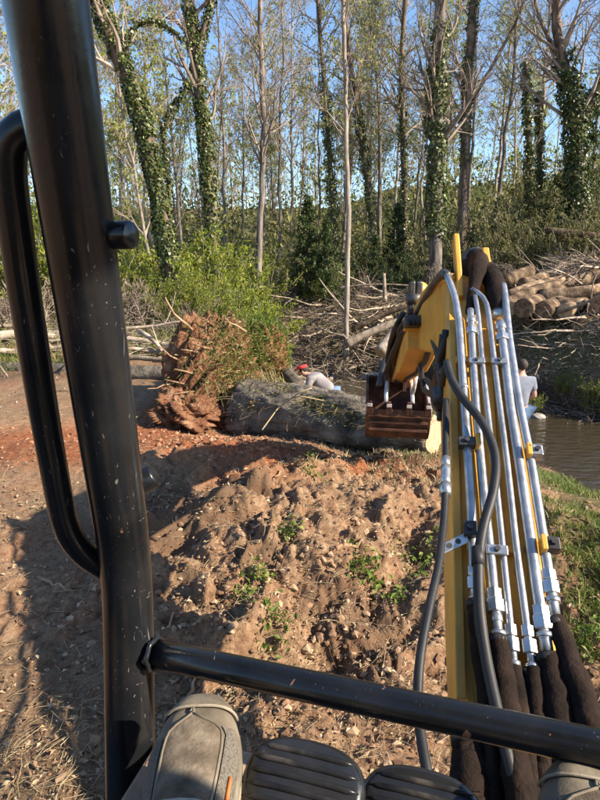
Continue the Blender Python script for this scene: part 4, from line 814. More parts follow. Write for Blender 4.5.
def skin(name, J, E, m, parent, sub=2, root=None):
    """J: {joint: (x,y,z,r)}; one continuous surface grown round the joints"""
    ks = list(J); me = bpy.data.meshes.new(name); me.from_pydata([J[k][:3] for k in ks], [(ks.index(a), ks.index(b)) for a, b in E], [])
    o = link(name, me, m, parent); o.modifiers.new('skin', 'SKIN').use_smooth_shade = True
    for i, k in enumerate(ks):
        sv = me.skin_vertices[0].data[i]; r = J[k][3]; sv.radius = (r, r) if np.isscalar(r) else r; sv.use_root = (k == (root or ks[0]))
    s = o.modifiers.new('sub', 'SUBSURF'); s.levels = s.render_levels = sub; return o
def chain(*n): return list(zip(n[:-1], n[1:]))
def person(label, base, yaw, J, shirt, legs, cap=None):
    c, s = math.cos(yaw), math.sin(yaw); T = {k: (base[0]+c*v[0]-s*v[1], base[1]+s*v[0]+c*v[1], base[2]+v[2], v[3]) for k, v in J.items()}
    t = thing('person', label, 'person', tuple(base))
    E = chain('pelvis', 'waist', 'chest', 'collar', 'neck', 'jaw', 'brow', 'crown'); 
    for q in 'lr': E += chain('collar', 'sh_'+q, 'el_'+q, 'wr_'+q, 'palm_'+q)+chain('pelvis', 'hip_'+q, 'kn_'+q, 'an_'+q, 'toe_'+q)
    B = dict(T)
    for q in 'lr':
        p, w = np.array(T['palm_'+q][:3]), np.array(T['wr_'+q][:3]); d = unit(p-w); sd_ = unit(np.cross(d, (.3, .2, .93)))
        for f, (off, ln) in enumerate([(-.03, .075), (-.01, .085), (.01, .08), (.03, .06)]):
            a = p+sd_*off+d*.03; B[f'f{f}{q}'] = (*a, .010); b = a+d*ln*.6; B[f'g{f}{q}'] = (*b, .009); e_ = b+d*ln*.3+np.array((0, 0, -ln*.35)); B[f'h{f}{q}'] = (*e_, .007); E += chain('palm_'+q, f'f{f}{q}', f'g{f}{q}', f'h{f}{q}')
        a = p-d*.02-sd_*.05; B['t0'+q] = (*a, .011); B['t1'+q] = (*(a+d*.04-sd_*.012), .009); E += chain('palm_'+q, 't0'+q, 't1'+q)
    for k, f in (('collar', .72), ('sh_l', .72), ('sh_r', .72), ('chest', .85), ('waist', .85), ('pelvis', .85)): B[k] = (*B[k][:3], B[k][3]*f)
    skin('body', B, E, M['skin'], t)
    g = lambda k, f: (*T[k][:3], T[k][3]*f)
    S = {'pelvis': g('pelvis', 1.1), 'waist': g('waist', 1.12), 'chest': g('chest', 1.1), 'collar': g('collar', 1.1)}; ES = chain('pelvis', 'waist', 'chest', 'collar', 'nk'); a, b = np.array(T['collar'][:3]), np.array(T['neck'][:3]); S['nk'] = (*(a+(b-a)*.55), .078); S['collar'] = g('collar', 1.25)
    for q in 'lr':
        S['sh_'+q] = g('sh_'+q, 1.25); a, b = np.array(T['sh_'+q][:3]), np.array(T['el_'+q][:3]); S['m_'+q] = (*(a+(b-a)*.7), T['el_'+q][3]*1.5); ES += chain('collar', 'sh_'+q, 'm_'+q)
    skin('shirt', S, ES, M[shirt], t)
    S = {'pelvis': (*T['pelvis'][:3], T['pelvis'][3]*1.13)}; ES = []
    for q in 'lr':
        S['hip_'+q] = g('hip_'+q, 1.12); S['kn_'+q] = g('kn_'+q, 1.2); S['an_'+q] = g('an_'+q, 1.35); ES += chain('pelvis', 'hip_'+q, 'kn_'+q, 'an_'+q)
    skin('trousers', S, ES, M[legs], t)
    for q in 'lr':
        a, b = np.array(T['an_'+q][:3]), np.array(T['toe_'+q][:3]); skin('boot', {'a': (*(a+np.array((0, 0, .09))), .058), 'b': (*(a-np.array((0, 0, .02))), .055), 'c': (*((a+b)/2), .05), 'd': (*b, .042)}, chain('a', 'b', 'c', 'd'), M['boot'], t)
    br, cr = np.array(T['brow'][:3]), np.array(T['crown'][:3]); upv = unit(cr-br); fw = np.array((c*0-s*1, s*0+c*1, 0)); fw = unit(fw-upv*np.dot(fw, upv)); rt_ = np.cross(fw, upv)
    # face: nose, ears, eyes; hair cap set over crown and nape
    fc = MB(); hc = (np.array(T['jaw'][:3])+br)/2
    lump(hc+fw*.098, (rt_*.013, fw*.018, upv*.022), 10, 8, .05, 1).build('nose', M['skin'], t, True)
    for sg in (-1, 1):
        lump(hc+rt_*sg*.082+upv*.01, (rt_*.01, fw*.018, upv*.03), 10, 8, .05, 2).build('ear', M['skin'], t, True); lump(hc+rt_*sg*.03+upv*.025+fw*.082, (rt_*.012, fw*.008, upv*.008), 8, 6, 0, 2).build('eye', M['boot'], t, True)
    lump(hc+fw*.086-upv*.045, (rt_*.024, fw*.008, upv*.006), 8, 6, 0, 2).build('mouth', M['red'], t, True)
    h = lump(br+upv*.025-fw*.012, (rt_*.09, fw*.104, upv*.095), 28, 18, .06, 5, 3); V = h.V[0]; loc = (V-br); keep_f = (loc@fw) > .055; V[keep_f] -= np.outer(np.clip((loc@fw)[keep_f]-.055, 0, 1)*.8, fw); h.V[0] = V
    h.build('hair', M['hair'], t, True)
    if cap:
        lump(br+upv*.06-fw*.005, (rt_*.098, fw*.112, upv*.05), 28, 18, .02, 5, 2).build('cap', M[cap], t, True)
        MB().prism([(math.cos(a)*.085, math.sin(a)*.10) for a in np.linspace(0, math.pi, 12)], rt_, fw, upv, br+fw*.075+upv*.03, -.004, .006).build('cap_brim', M[cap], t, True)
    return t
stand = {'pelvis': (0, 0, .95, .15), 'waist': (0, .01, 1.1, .14), 'chest': (0, 0, 1.3, .165), 'collar': (0, -.02, 1.44, .10), 'neck': (0, .01, 1.52, .058), 'jaw': (0, .035, 1.585, .068), 'brow': (0, .02, 1.66, .088), 'crown': (0, .01, 1.735, .06),
         'hip_l': (-.10, 0, .88, .10), 'kn_l': (-.12, .03, .48, .065), 'an_l': (-.12, -.02, .09, .045), 'toe_l': (-.14, .15, .04, .04), 'hip_r': (.10, 0, .88, .10), 'kn_r': (.12, .04, .48, .065), 'an_r': (.13, 0, .09, .045), 'toe_r': (.16, .16, .04, .04),
         'sh_l': (-.19, -.01, 1.42, .068), 'el_l': (-.26, .02, 1.14, .045), 'wr_l': (-.18, .24, 1.06, .03), 'palm_l': (-.13, .31, 1.06, .036), 'sh_r': (.19, -.01, 1.42, .068), 'el_r': (.27, -.02, 1.14, .045), 'wr_r': (.2, .22, 1.06, .03), 'palm_r': (.15, .29, 1.06, .036)}
a = P(523, 358, 9.4); person('dark haired man in grey blue T-shirt and jeans standing with his back turned', (a[0], a[1], a[2]-1.79), R(12), stand, 'shirt_blue', 'jeans')
bend = {'pelvis': (0, -.18, .62, .15), 'waist': (0, -.05, .74, .14), 'chest': (0, .13, .86, .165), 'collar': (0, .25, .93, .10), 'neck': (0, .31, .96, .058), 'jaw': (0, .37, .975, .068), 'brow': (0, .40, 1.05, .088), 'crown': (0, .42, 1.12, .06),
        'hip_l': (-.11, -.17, .57, .10), 'kn_l': (-.18, .18, .46, .065), 'an_l': (-.15, -.05, .09, .045), 'toe_l': (-.17, .12, .04, .04), 'hip_r': (.11, -.17, .57, .10), 'kn_r': (.18, .18, .46, .065), 'an_r': (.15, -.05, .09, .045), 'toe_r': (.18, .12, .04, .04),
        'sh_l': (-.19, .22, .90, .068), 'el_l': (-.22, .30, .62, .045), 'wr_l': (-.16, .46, .48, .03), 'palm_l': (-.13, .52, .44, .036), 'sh_r': (.19, .22, .90, .068), 'el_r': (.22, .30, .62, .045), 'wr_r': (.17, .46, .48, .03), 'palm_r': (.14, .52, .44, .036)}
a = P(323, 363, 11.2); person('crouching man in grey shirt and red cap behind the fallen trunk', (a[0], a[1], a[2]-1.20), R(80), bend, 'shirt_grey', 'jeans', 'red')
# ------------------------------------------------------------------ excavator
HD = R(15); mf = np.array((math.sin(HD), math.cos(HD), 0)); mr = np.array((math.cos(HD), -math.sin(HD), 0)); UP = np.array((0, 0, 1.0))
def mach(a, b, z): return mr*a+mf*b+UP*z
FZ = 1.08
exc = thing('excavator', 'yellow excavator seen from its seat: black guard tubes, piped boom, rusty bucket', 'excavator', (0, 0, 0))
def part(mb, name, m, parent=None, smooth=False, bevel=0, loc=None): return mb.build(name, M[m], parent or exc, smooth, bevel, loc)
def tubep(pts, n=24): return smooth_poly(pts, n)
# --- cab frame tubes
K = P(128, 575, .77); TOP = P(46, 0, .45); BOT = P(131, 800, .78); up_dir = (TOP-K)/(TOP-K)[2]; RZ = 2.58
post_top = K+up_dir*(RZ-K[2]); dn = (BOT-K)
pts = np.array([BOT+dn*.5]+[K+dn*t for t in (.9, .6, .3, .12, .06)]+[K+(-dn*.06+(TOP-K)*.03)*.3]+[K+(TOP-K)*t for t in (.03, .08, .25, .5, .75, 1)]+[post_top])
part(MB().ring_tube(smooth_poly(pts, 40), .0325, 40), 'canopy_post', 'black', None, True)
hr = [P(44, 124, .515), P(30, 124, .512), P(17, 127, .512), P(9, 137, .515), P(7, 152, .52), P(9, 180, .53), P(24, 290, .575), P(46, 425, .655), P(61, 508, .71), P(66, 528, .722), P(75, 545, .735), P(88, 558, .75), P(112, 572, .77)]
part(MB().ring_tube(smooth_poly(hr, 60), .0158, 24), 'hand_rail', 'black', None, True)
for a, b in (((84, 236, .555), (132, 235, .535)), ((100, 506, .75), (155, 474, .75))):
    rr1 = .0128 if a[1] < 300 else .0160; A, B = P(*a), P(*b); ax = unit(B-A); pk = part(MB().ring_tube([A, A+(B-A)*.5, B-ax*.002, B], [rr1, rr1, rr1, rr1*.86], 28), 'stub_tube', 'black', None, True)
GB0, GB1 = P(140, 650, .775), P(640, 757, .565); gb = part(MB().ring_tube([GB0+(GB1-GB0)*t for t in np.linspace(0, 1.5, 9)], .0182, 32), 'guard_bar', 'black', None, True)
ax = unit(GB1-GB0); s0 = P(155, 654, .762); rings = []
for k_ in range(26):
    a = 2*math.pi*k_/26; q = unit(np.cross(ax, UP)); w_ = np.cross(q, ax); rings.append(s0+(q*math.cos(a)+w_*math.sin(a))*(.0195+.0015*math.sin(7*a)))
rings.append(rings[0]); part(MB().ring_tube(rings, .0036, 8, False), 'weld_bead', 'black', gb, True)
# --- floor, pedals
part(MB().box(mach(.25, -.17, FZ-.02), mr*.60, mf*.755, UP*.02), 'floor_plate', 'mud', None, False, .006)
def pedal(c, tilt, roll):
    c = np.asarray(c); lx = unit(mr+UP*roll); ly = unit(mf*math.cos(tilt)+UP*math.sin(tilt)); nz_ = np.cross(lx, ly); n_ = 44; a = np.arange(n_)*2*math.pi/n_; A, B = .066, .048
    ox = A*np.sign(np.cos(a))*np.abs(np.cos(a))**.75; oy = B*np.sign(np.sin(a))*np.abs(np.sin(a))**.75; secs = []
    for f, h in ((.93, -.022), (1.0, -.014), (1.0, -.004), (.96, .002), (.86, .0055), (.5, .008), (.15, .009)): secs.append(c+(ox*f)[:, None]*lx+(oy*f)[:, None]*ly+nz_*h)
    p = part(MB().sweep(secs), 'pedal', 'pedal', None, True)
    for v in (-.032, -.0195, -.007, .0055, .018, .0305):
        hx = A*.9*(1-abs(v/B)**2.6)**(1/2.6)
        pts = [c+lx*q*hx+ly*v+nz_*(.0085-.0035*abs(q)**3-.004*(v/B)**2) for q in np.linspace(-1, 1, 11)]
        part(MB().ring_tube(pts, [.0008]+[.0034]*9+[.0008], 8), 'ridge', 'ridge', p, True)
    part(MB().ring_tube([c-nz_*.02, c-nz_*.05-UP*.01, c-UP*(c[2]-FZ)], .012, 10), 'pedal_arm', 'dsteel', p, True)
pedal(P(302, 788, .605), R(26), -.02); pedal(P(421, 818, .60), R(26), -.02)
# --- boom
BA, BC = P(503, 600, 1.5), P(476, 300, 2.3); bu = unit(BC-BA); br_ = unit(np.cross(bu, UP)); bn = np.cross(br_, bu)
def onb(px, py, h=0):
    r_ = ray(px, py); p0 = BA+bn*h; return EYE+r_*(((p0-EYE)@bn)/(r_@bn))
def rect(c, r_, n_, w, h, rd=.012):
    return np.array([c-r_*(w-rd), c-r_*w-n_*rd, c-r_*w-n_*(h-rd), c-r_*(w-rd)-n_*h, c+r_*(w-rd)-n_*h, c+r_*w-n_*(h-rd), c+r_*w-n_*rd, c+r_*(w-rd)])
bw2 = np.linalg.norm(onb(543, 560)-onb(453, 556))/2
tops = [(onb(543, 905), .30), (onb(525, 780), .30), (onb(503, 600), .31), (onb(488, 430), .33), (onb(478, 320), .36)]
fwd = [(P(473, 281, 2.48), .36), (P(464, 274, 2.66), .38), (P(452, 277, 2.90), .38), (P(438, 291, 3.2), .34), (P(428, 306, 3.5), .26), (P(421, 320, 3.75), .20)]
allc = tops+fwd; secs = []
for i, (c, h) in enumerate(allc):
    t_ = unit(allc[min(i+1, len(allc)-1)][0]-allc[max(i-1, 0)][0]); r_ = unit(np.cross(t_, UP)); n_ = np.cross(r_, t_); w = bw2 if i < 5 else bw2*(1-.055*(i-4)); secs.append(rect(c, r_, n_, w, h))
boom = part(MB().sweep(secs), 'boom', 'yellow')
# raised edge strips and doubler plate on the boom face
for pa, pb, w, h in (((461, 700), (452, 330), .012, .006), ((505, 700), (484, 330), .02, .005), ((540, 700), (503, 345), .010, .012)):
    A, B = onb(*pa), onb(*pb); part(MB().box((A+B)/2+bn*h, br_*w, (B-A)/2, bn*h), 'boom_rib', 'yellow', boom, False, .003)
part(MB().box(onb(500, 552)+bn*.012, br_*.09, bu*.012, bn*.012), 'boom_crossbar', 'yellow', boom, False, .003)
part(MB().box(onb(484, 364)+bn*.012, br_*.10, bu*.014, bn*.012), 'boom_crossbar', 'yellow', boom, False, .003)
# dark grime-covered lower side panel and swing bracket
sb = onb(520, 870, -.1); part(MB().ring_tube([sb-UP*.55, sb+UP*.02], .15, 20), 'swing_bracket', 'yellow', None, True)
# --- pipes with couplings
HP = .040
def pipe(pxs, r, nuts=(), h=HP, n=40):
    path = smooth_poly([onb(a, b, h) for a, b in pxs], n); p = part(MB().ring_tube(path, r, 16), 'hydraulic_pipe', 'steel', None, True)
    for (px, py, ln, rn, sd_) in nuts:
        c = onb(px, py, h); i = int(np.argmin(np.linalg.norm(path-c, axis=1))); t_ = unit(path[min(i+2, n-1)]-path[max(i-2, 0)])
        part(MB().ring_tube([path[i]-t_*ln*.5, path[i]-t_*ln*.44, path[i]+t_*ln*.44, path[i]+t_*ln*.5], [rn*.9, rn, rn, rn*.9], sd_), 'coupling_nut', 'nut', p, sd_ > 8, .0012 if sd_ <= 8 else 0)
    return p
def nutset(px, py, dx=.28, r=.02, step=12):
    return [(px-dx*step*1.05, py-step, .028, r*.93, 6), (px, py, .034, r*1.08, 6), (px+dx*step*.85, py+step*.95, .02, r*.72, 14), (px+dx*step*1.3, py+step*1.6, .012, r*.95, 14)]
pipe([(447, 276), (450, 283), (455, 296), (459, 322), (463, 382), (467, 442), (472, 525), (475.5, 600)], .0135, nutset(474.6, 585, .06, .019, 11)+[(463, 390, .014, .017, 14)])
pipe([(470.5, 310), (473, 360), (476, 405), (484, 495), (490, 550), (498, 634)], .0128, nutset(496, 612, .1, .0215, 12)+[(471, 318, .03, .017, 14), (472, 329, .03, .021, 6)])
pipe([(475, 296), (478, 312), (482, 360), (487, 405), (496, 482), (503, 552), (514, 664)], .0092, nutset(511, 642, .1, .0165, 11))
pipe([(472, 289), (480, 292), (487, 302), (490, 325), (494, 360), (500, 408), (507, 462), (516, 546), (532, 667)], .0100, nutset(528.5, 645, .1, .0175, 11))
pipe([(500, 322), (505, 360), (510, 405), (521, 475), (532, 552), (539, 602), (547, 652)], .0155, nutset(542.5, 624, .14, .0235, 12)+[(500.5, 326, .03, .020, 14), (502, 336, .03, .024, 6)])
pipe([(503, 285), (505, 297), (509, 338), (519, 403), (530, 457), (543, 537), (555, 617)], .0138, nutset(550, 588, .14, .0205, 12))
# --- clamps
def clamp(pa, pb, m='steel', th=.014, w=.016, h=HP+.012, bolts=1):
    A, B = onb(*pa, h), onb(*pb, h); c = part(MB().box((A+B)/2, (B-A)/2, bu*w, bn*th), 'pipe_clamp', m, None, False, .003)
    for i in range(bolts):
        q = A+(B-A)*((i+1)/(bolts+1)); part(MB().ring_tube([q+bn*th, q+bn*(th+.008)], .008, 6), 'bolt', 'dsteel', c)
    return c
clamp((458, 443), (475, 443), 'dsteel'); clamp((475, 443), (480, 442), 'yellow', .022, .022, bolts=0); clamp((526, 452), (531, 452), 'yellow', .022, .022, bolts=0); clamp((531, 452), (542, 453), 'steel', .018, .018, bolts=1)
clamp((486, 549), (508, 551), 'nut', .006, .014); clamp((540, 545), (546, 545), 'yellow', .022, .022, bolts=0); clamp((546, 545), (559, 546), 'dsteel', .018, .018)
clamp((469, 361), (485, 361), 'steel', .007, .012); clamp((491, 361), (508, 362), 'steel', .007, .012); clamp((463, 531), (476, 531), 'dsteel', .02, .022)
A, B = onb(443, 549, .06), onb(468, 537, .06); tb = part(MB().box((A+B)/2, (B-A)/2, bu*.016, bn*.003), 'bracket_tab', 'nut', None, False, .002)
for f in (.25, .6): q = A+(B-A)*f+bn*.0034; part(MB().ring_tube([q, q+bn*.001], .0075, 14), 'bolt_hole', 'dsteel', tb)
# --- sleeves and hoses below
rs2 = np.random.RandomState(3)
def hosep(pts, r, m='rubber', name='hose', lumpy=0, n=44, sides=16):
    path = smooth_poly(pts, n); rad = np.full(n, r) if np.isscalar(r) else np.interp(np.linspace(0, 1, n), np.linspace(0, 1, len(r)), r)
    if lumpy: rad = rad*(1+lumpy*fbm(np.arange(n)*.2+rs2.rand()*50, np.zeros(n)+rs2.rand()*9, 2, 3)); path = path+lumpy*.02*np.stack([fbm(np.arange(n)*.25+q*7.7+rs2.rand()*90, np.zeros(n)+q, q, 2) for q in range(3)], -1)
    return part(MB().ring_tube(path, rad, sides), name, m, None, True)
def slv(pxs, r, h=HP): 
    o = hosep([onb(a, b, h+dh) for a, b, dh in pxs], r, 'sleeve', 'hose_sleeve', .16, 60, 18)
    c, c2 = onb(pxs[0][0], pxs[0][1]+5, h), onb(pxs[1][0], pxs[1][1], h+pxs[1][2]); t_ = unit(c2-c); part(MB().ring_tube([c-t_*.008, c+t_*.008], (r[0] if not np.isscalar(r) else r)*1.12, 16), 'band', 'rubber', o, True)
slv([(475.5, 600, 0), (479, 640, 0), (486, 700, .01), (493, 760, .02), (500, 860, .02)], .021)
slv([(498, 636, 0), (503, 680, .01), (512, 740, .03), (522, 800, .05), (530, 880, .05)], [.022, .03, .03, .03])
slv([(514, 667, 0), (518, 700, .01), (525, 750, .02), (533, 810, .03), (540, 880, .03)], [.018, .024, .025, .025])
slv([(532, 670, 0), (537, 705, .01), (543, 750, .02), (546, 810, .03), (552, 880, .03)], [.020, .026, .027, .027])
slv([(547, 655, 0), (556, 690, .01), (560, 720, .02), (568, 790, .02), (577, 880, .02)], [.026, .034, .036, .034])
slv([(555, 618, 0), (566, 650, .01), (581, 695, .03), (600, 750, .05), (622, 830, .06)], [.021, .028, .029, .03])
slv([(466, 735, .0), (470, 770, 0), (476, 820, 0), (480, 880, 0)], [.03, .045, .05, .05])
hosep([onb(447, 362, .08), onb(450, 378, .09), onb(462, 398, .09), onb(480, 418, .09), onb(492, 440, .09), onb(497, 462, .09), onb(494, 492, .09), onb(484, 522, .09), onb(478, 555, .09), onb(479, 610, .085), onb(486, 660, .08), onb(499, 720, .09), onb(516, 790, .10), onb(535, 870, .1)], .0135, n=80, sides=20)
part(MB().ring_tube([onb(478, 548, .088), onb(478, 566, .088)], .0165, 18), 'hose_band', 'rubber', None, True)
# left hose with its crimped fitting, hanging beside the boom
lh = [P(446, 400, 1.95), P(446, 470, 1.72), P(445, 505, 1.62), P(443.5, 525, 1.57), P(439, 565, 1.45), P(428, 612, 1.34), P(420, 655, 1.26), P(417, 695, 1.2), P(420, 735, 1.14), P(427, 772, 1.08), P(440, 830, 1.02)]
hosep(lh, .0105, n=70); c = smooth_poly(lh, 70); 
for a, b, r, m_ in ((17, 21, .0145, 'nut'), (21, 23, .017, 'nut'), (15, 17, .013, 'steel')): part(MB().ring_tube(c[a:b+1], r, 12), 'hose_fitting', m_, None, True)
# --- head of the boom: bracket plates and sleeves over the top
def bar(p, q, w, t, m='yellow', name='bracket_plate', bev=.006):
    ax_ = (q-p); n1_ = unit(np.cross(ax_, br_)); return part(MB().box((p+q)/2, br_*t, ax_/2, n1_*w), name, m, None, False, bev)
bar(P(460, 300, 2.36), P(455.5, 238, 2.47), .035, .012); bar(P(490, 300, 2.36), P(484, 256, 2.52), .05, .014)
hosep([P(499.5, 318, 2.22), P(498, 300, 2.27), P(495, 283, 2.34), P(489, 272, 2.43), P(478, 268, 2.56), P(466, 272, 2.72), P(455, 285, 2.95), P(446, 305, 3.2)], [.034, .045, .045, .05, .05, .05, .04, .03], 'sleeve', 'hose_sleeve', .14, 50)
hosep([P(471, 312, 2.24), P(473, 290, 2.30), P(477, 272, 2.36), P(480, 262, 2.46), P(476, 258, 2.58), P(468, 263, 2.75), P(456, 274, 2.95)], [.020, .024, .04, .045, .045, .04, .03], 'sleeve', 'hose_sleeve', .14, 50)
hosep([P(489, 274, 2.40), P(478, 265, 2.48), P(468, 264, 2.62), P(458, 270, 2.8)], .035, 'sleeve', 'hose_sleeve', .14)
part(MB().ring_tube([P(499, 315, 2.23), P(499.5, 320, 2.21)], .038, 18), 'band', 'nut', None, True)
lump(P(476, 258, 2.62), (br_*.06, mf*.08, UP*.05), 20, 12, .2, 3).build('valve_block', M['dsteel'], exc, True)
hosep([P(447, 276, 2.36), P(444, 272, 2.42), P(436, 281, 2.7), P(424, 300, 3.15), P(416, 315, 3.4)], .018, 'dsteel'); hosep([P(452, 277, 2.38), P(440, 282, 2.7), P(428, 301, 3.15), P(420, 316, 3.4)], .016, 'yellow', 'cylinder_tube')
# side hoses
for q in ([(446, 330, 2.2), (443, 350, 2.2), (437, 375, 2.3), (431, 395, 2.6), (424, 390, 3.0), (420, 365, 3.3)], [(443, 335, 2.2), (440, 362, 2.25), (442, 385, 2.2), (447, 365, 2.1)], [(432, 338, 3.0), (437, 352, 2.7), (440, 372, 2.5), (434, 388, 2.6), (426, 380, 3.1)], [(440, 395, 2.35), (441, 408, 2.3), (440, 420, 2.28)]): hosep([P(*z) for z in q], .014)
lump(P(444, 375, 2.25), (br_*.03, mf*.05, UP*.05), 14, 10, .3, 5).build('valve_block', M['dsteel'], exc, True); lump(P(440, 398, 2.3), (br_*.04, mf*.05, UP*.06), 14, 10, .3, 6).build('valve_block', M['dsteel'], exc, True)
# --- stick, linkage, bucket
SA, SB = P(423, 339, 3.3), P(399, 376, 5.0); st = unit(SB-SA); sr = unit(np.cross(st, UP)); sn = np.cross(sr, st); secs = []
for f, w, h0, h1 in ((0, .085, .055, .055), (.12, .092, .075, .085), (.3, .092, .09, .12), (.6, .085, .07, .09), (1, .075, .055, .055)):
    c = SA+(SB-SA)*f; secs.append(rect(c+sn*h0, sr, sn, w, h0+h1, .008))
stick = part(MB().sweep(secs), 'stick', 'yellow')
part(MB().box(SA+sn*.065-st*.0, sr*.11, st*.03, sn*.018), 'stick_cap', 'yellow', stick, False, .004); part(MB().box(SA-st*.003+sn*.005+sr*.02, sr*.022, st*.003, sn*.022), 'decal', 'nut', stick)
c0, c1 = P(414, 322, 3.3), P(396, 362, 4.75); part(MB().ring_tube([c0, c0+(c1-c0)*.65], .045, 18), 'bucket_cylinder', 'dsteel', None, True); part(MB().ring_tube([c0+(c1-c0)*.6, c1], .022, 14), 'cylinder_rod', 'nut', None, True)
part(MB().box(P(419, 322, 3.25), sr*.085, st*.05, sn*.03), 'hose_block', 'dsteel', None, False, .01)
for q in range(5): hosep([P(410+q*4.2, 325, 3.2), P(410+q*4.2, 319, 3.22), P(411+q*4, 318, 3.4)], .011, n=12, sides=8)
for px in (411, 418): part(MB().box(P(px, 300, 3.55), sr*.02, st*.05, UP*.10), 'pin_lug', 'dsteel', None, False, .01)
part(MB().ring_tube([P(407, 300, 3.52), P(423, 298, 3.52)], .035, 14), 'pivot_pin', 'dsteel', None, True)
lump(P(421, 290, 3.6), (sr*.05, mf*.06, UP*.05), 14, 10, .1, 7).build('pin_boss', M['yellow'], exc, True)
hosep([P(396, 330, 3.7), P(392, 345, 4.0), P(390, 362, 4.4), P(388, 378, 4.7)], .03, 'dsteel', 'thumb_link'); hosep([P(405, 332, 3.5), P(394, 350, 3.9), P(386, 372, 4.5)], .02)
hb = R(6); bf = np.array((math.sin(hb), math.cos(hb), 0)); bR = np.array((math.cos(hb), -math.sin(hb), 0)); bR = unit(bR+UP*-.02); LC = P(398.5, 412, 4.72); BWH = 29.5*4.72/FPX
prof = [(0, 0), (.012, -.06), (.03, -.13), (.06, -.19), (.12, -.25), (.21, -.285), (.31, -.28), (.41, -.23), (.48, -.14), (.51, -.03), (.515, .08), (.50, .20)]
def bp(f, z, a): return LC+bf*f+UP*z+bR*a
cx, cz = .27, -.02; secs = []
for f, z in prof:
    g_, h_ = f+(cx-f)*.055, z+(cz-z)*.055; secs.append(np.array([bp(f, z, -BWH), bp(f, z, BWH), bp(g_, h_, BWH), bp(g_, h_, -BWH)]))
bucket = part(MB().sweep(secs), 'bucket', 'rust')
for sg in (-1, 1):
    pl = np.array(prof+[(.36, .16), (.2, .07), (.08, .03)]); pl = pl+(np.array((cx, cz))-pl)*-.012; part(MB().prism(pl, bf, UP, bR*sg, LC, BWH+.001, BWH+.022), 'side_plate', 'rust', bucket)
    part(MB().box(bp(.02, .01, sg*(BWH+.012)), bR*.016, bf*.03, UP*.035), 'side_cutter', 'worn', bucket, False, .004)
    A, B = bp(.0, .02, sg*(BWH+.013)), bp(.36, .172, sg*(BWH+.013)); part(MB().box((A+B)/2+UP*.012, bR*.010, (B-A)/2, UP*.008), 'worn_rim', 'worn' if sg > 0 else 'rust', bucket, False, .002)
part(MB().box(bp(-.012, -.012, 0), bR*(BWH+.008), bf*.014, UP*.03), 'cutting_edge', 'rust', bucket, False, .004)
for z_ in (-.09, -.16): part(MB().box(bp(.018-.25*(z_+.09), z_, 0)-bf*.014, bR*(BWH-.002), bf*.008, UP*.012), 'wear_strip', 'rust', bucket, False, .003)
for a in (-.235, -.08, .08, .235): 
    c = bp(-.02, .028, a); tt_ = part(MB().prism([(-.03, -.05), (.03, -.05), (.014, .065), (-.014, .065)], bR, UP-bf*.25, bf, c, -.022, .02), 'tooth', 'rust', bucket, False, .004); part(MB().box(c+UP*.035-bf*.034, bR*.02, bf*.006, UP*.014), 'worn_tip', 'worn', tt_, False, .003)
for a in (-.07, .07): part(MB().prism([(0, -.1), (.16, -.08), (.1, .2), (.02, .22)], bf, UP, bR, bp(.40, .18, a), -.015, .015), 'ear', 'rust', bucket, False, .004)
part(MB().box(bp(.43, .25, 0), bR*.12, bf*.10, UP*.05), 'coupler', 'dsteel', None, False, .012)
for a, m_ in ((-.09, 'worn'), (.11, 'worn')): hosep([bp(.40, .28, a), bp(.2, .18, a*1.05), bp(.1, .05, a*1.1)], .017, m_, 'link_bar', n=10)
hosep([bp(.42, .36, -.1), bp(.3, .30, -.12), bp(.2, .16, -.16)], .03, 'dsteel', 'link_bar', n=14); part(MB().ring_tube([bp(.42, .3, -.16), bp(.42, .3, .16)], .03, 14), 'pivot_pin', 'dsteel', None, True)
hosep([bp(.34, .50, .12), bp(.16, .42, .16), bp(.08, .22, .13), bp(.15, .12, .12)], .016, 'worn', 'link_bar', n=16)
for q in ([(412, 326, 3.3), (402, 332, 3.5), (396, 345, 3.8), (393, 366, 4.3)], [(408, 318, 3.4), (399, 330, 3.5), (400, 350, 3.9), (404, 372, 4.4)], [(430, 345, 3.1), (425, 362, 3.4), (414, 374, 4.0), (406, 378, 4.5)], [(404, 312, 3.5), (398, 322, 3.5), (391, 340, 3.8), (387, 360, 4.3), (390, 380, 4.7)]): hosep([P(*z) for z in q], .017)
hosep([P(399, 340, 3.8), P(394, 356, 4.2), P(392, 374, 4.6), P(398, 382, 4.8)], .018); hosep([P(412, 352, 3.8), P(412, 368, 4.3), P(405, 380, 4.7)], .018)
# --- the rest of the machine, behind and below the seat
part(MB().box(mach(.15, -1.35, 1.22), mr*.92, mf*.55, UP*.44), 'engine_house', 'yellow', None, False, .12); part(MB().box(mach(.15, -.62, .80), mr*.9, mf*1.15, UP*.12), 'deck_frame', 'dsteel', None, False, .03)
part(MB().box(mach(.2, -.42, 1.36), mr*.25, mf*.24, UP*.07), 'seat_cushion', 'pedal', None, False, .04); part(MB().box(mach(.2, -.70, 1.75), mr*.24, mf*.06, UP*.38), 'seat_back', 'pedal', None, False, .05)
pa = post_top@mr; pbk = post_top@mf; part(MB().box(mach(pa+.62, pbk-.55, RZ+.03), mr*.72, mf*.66, UP*.035), 'canopy_roof', 'black', None, False, .02)
for a, b in ((pa, -.9), (pa+1.24, -.9), (pa+1.24, pbk)): part(MB().ring_tube([mach(a, b, 1.05 if b < 0 else FZ), mach(a, b, RZ)], .0325, 20), 'canopy_post', 'black', None, True)
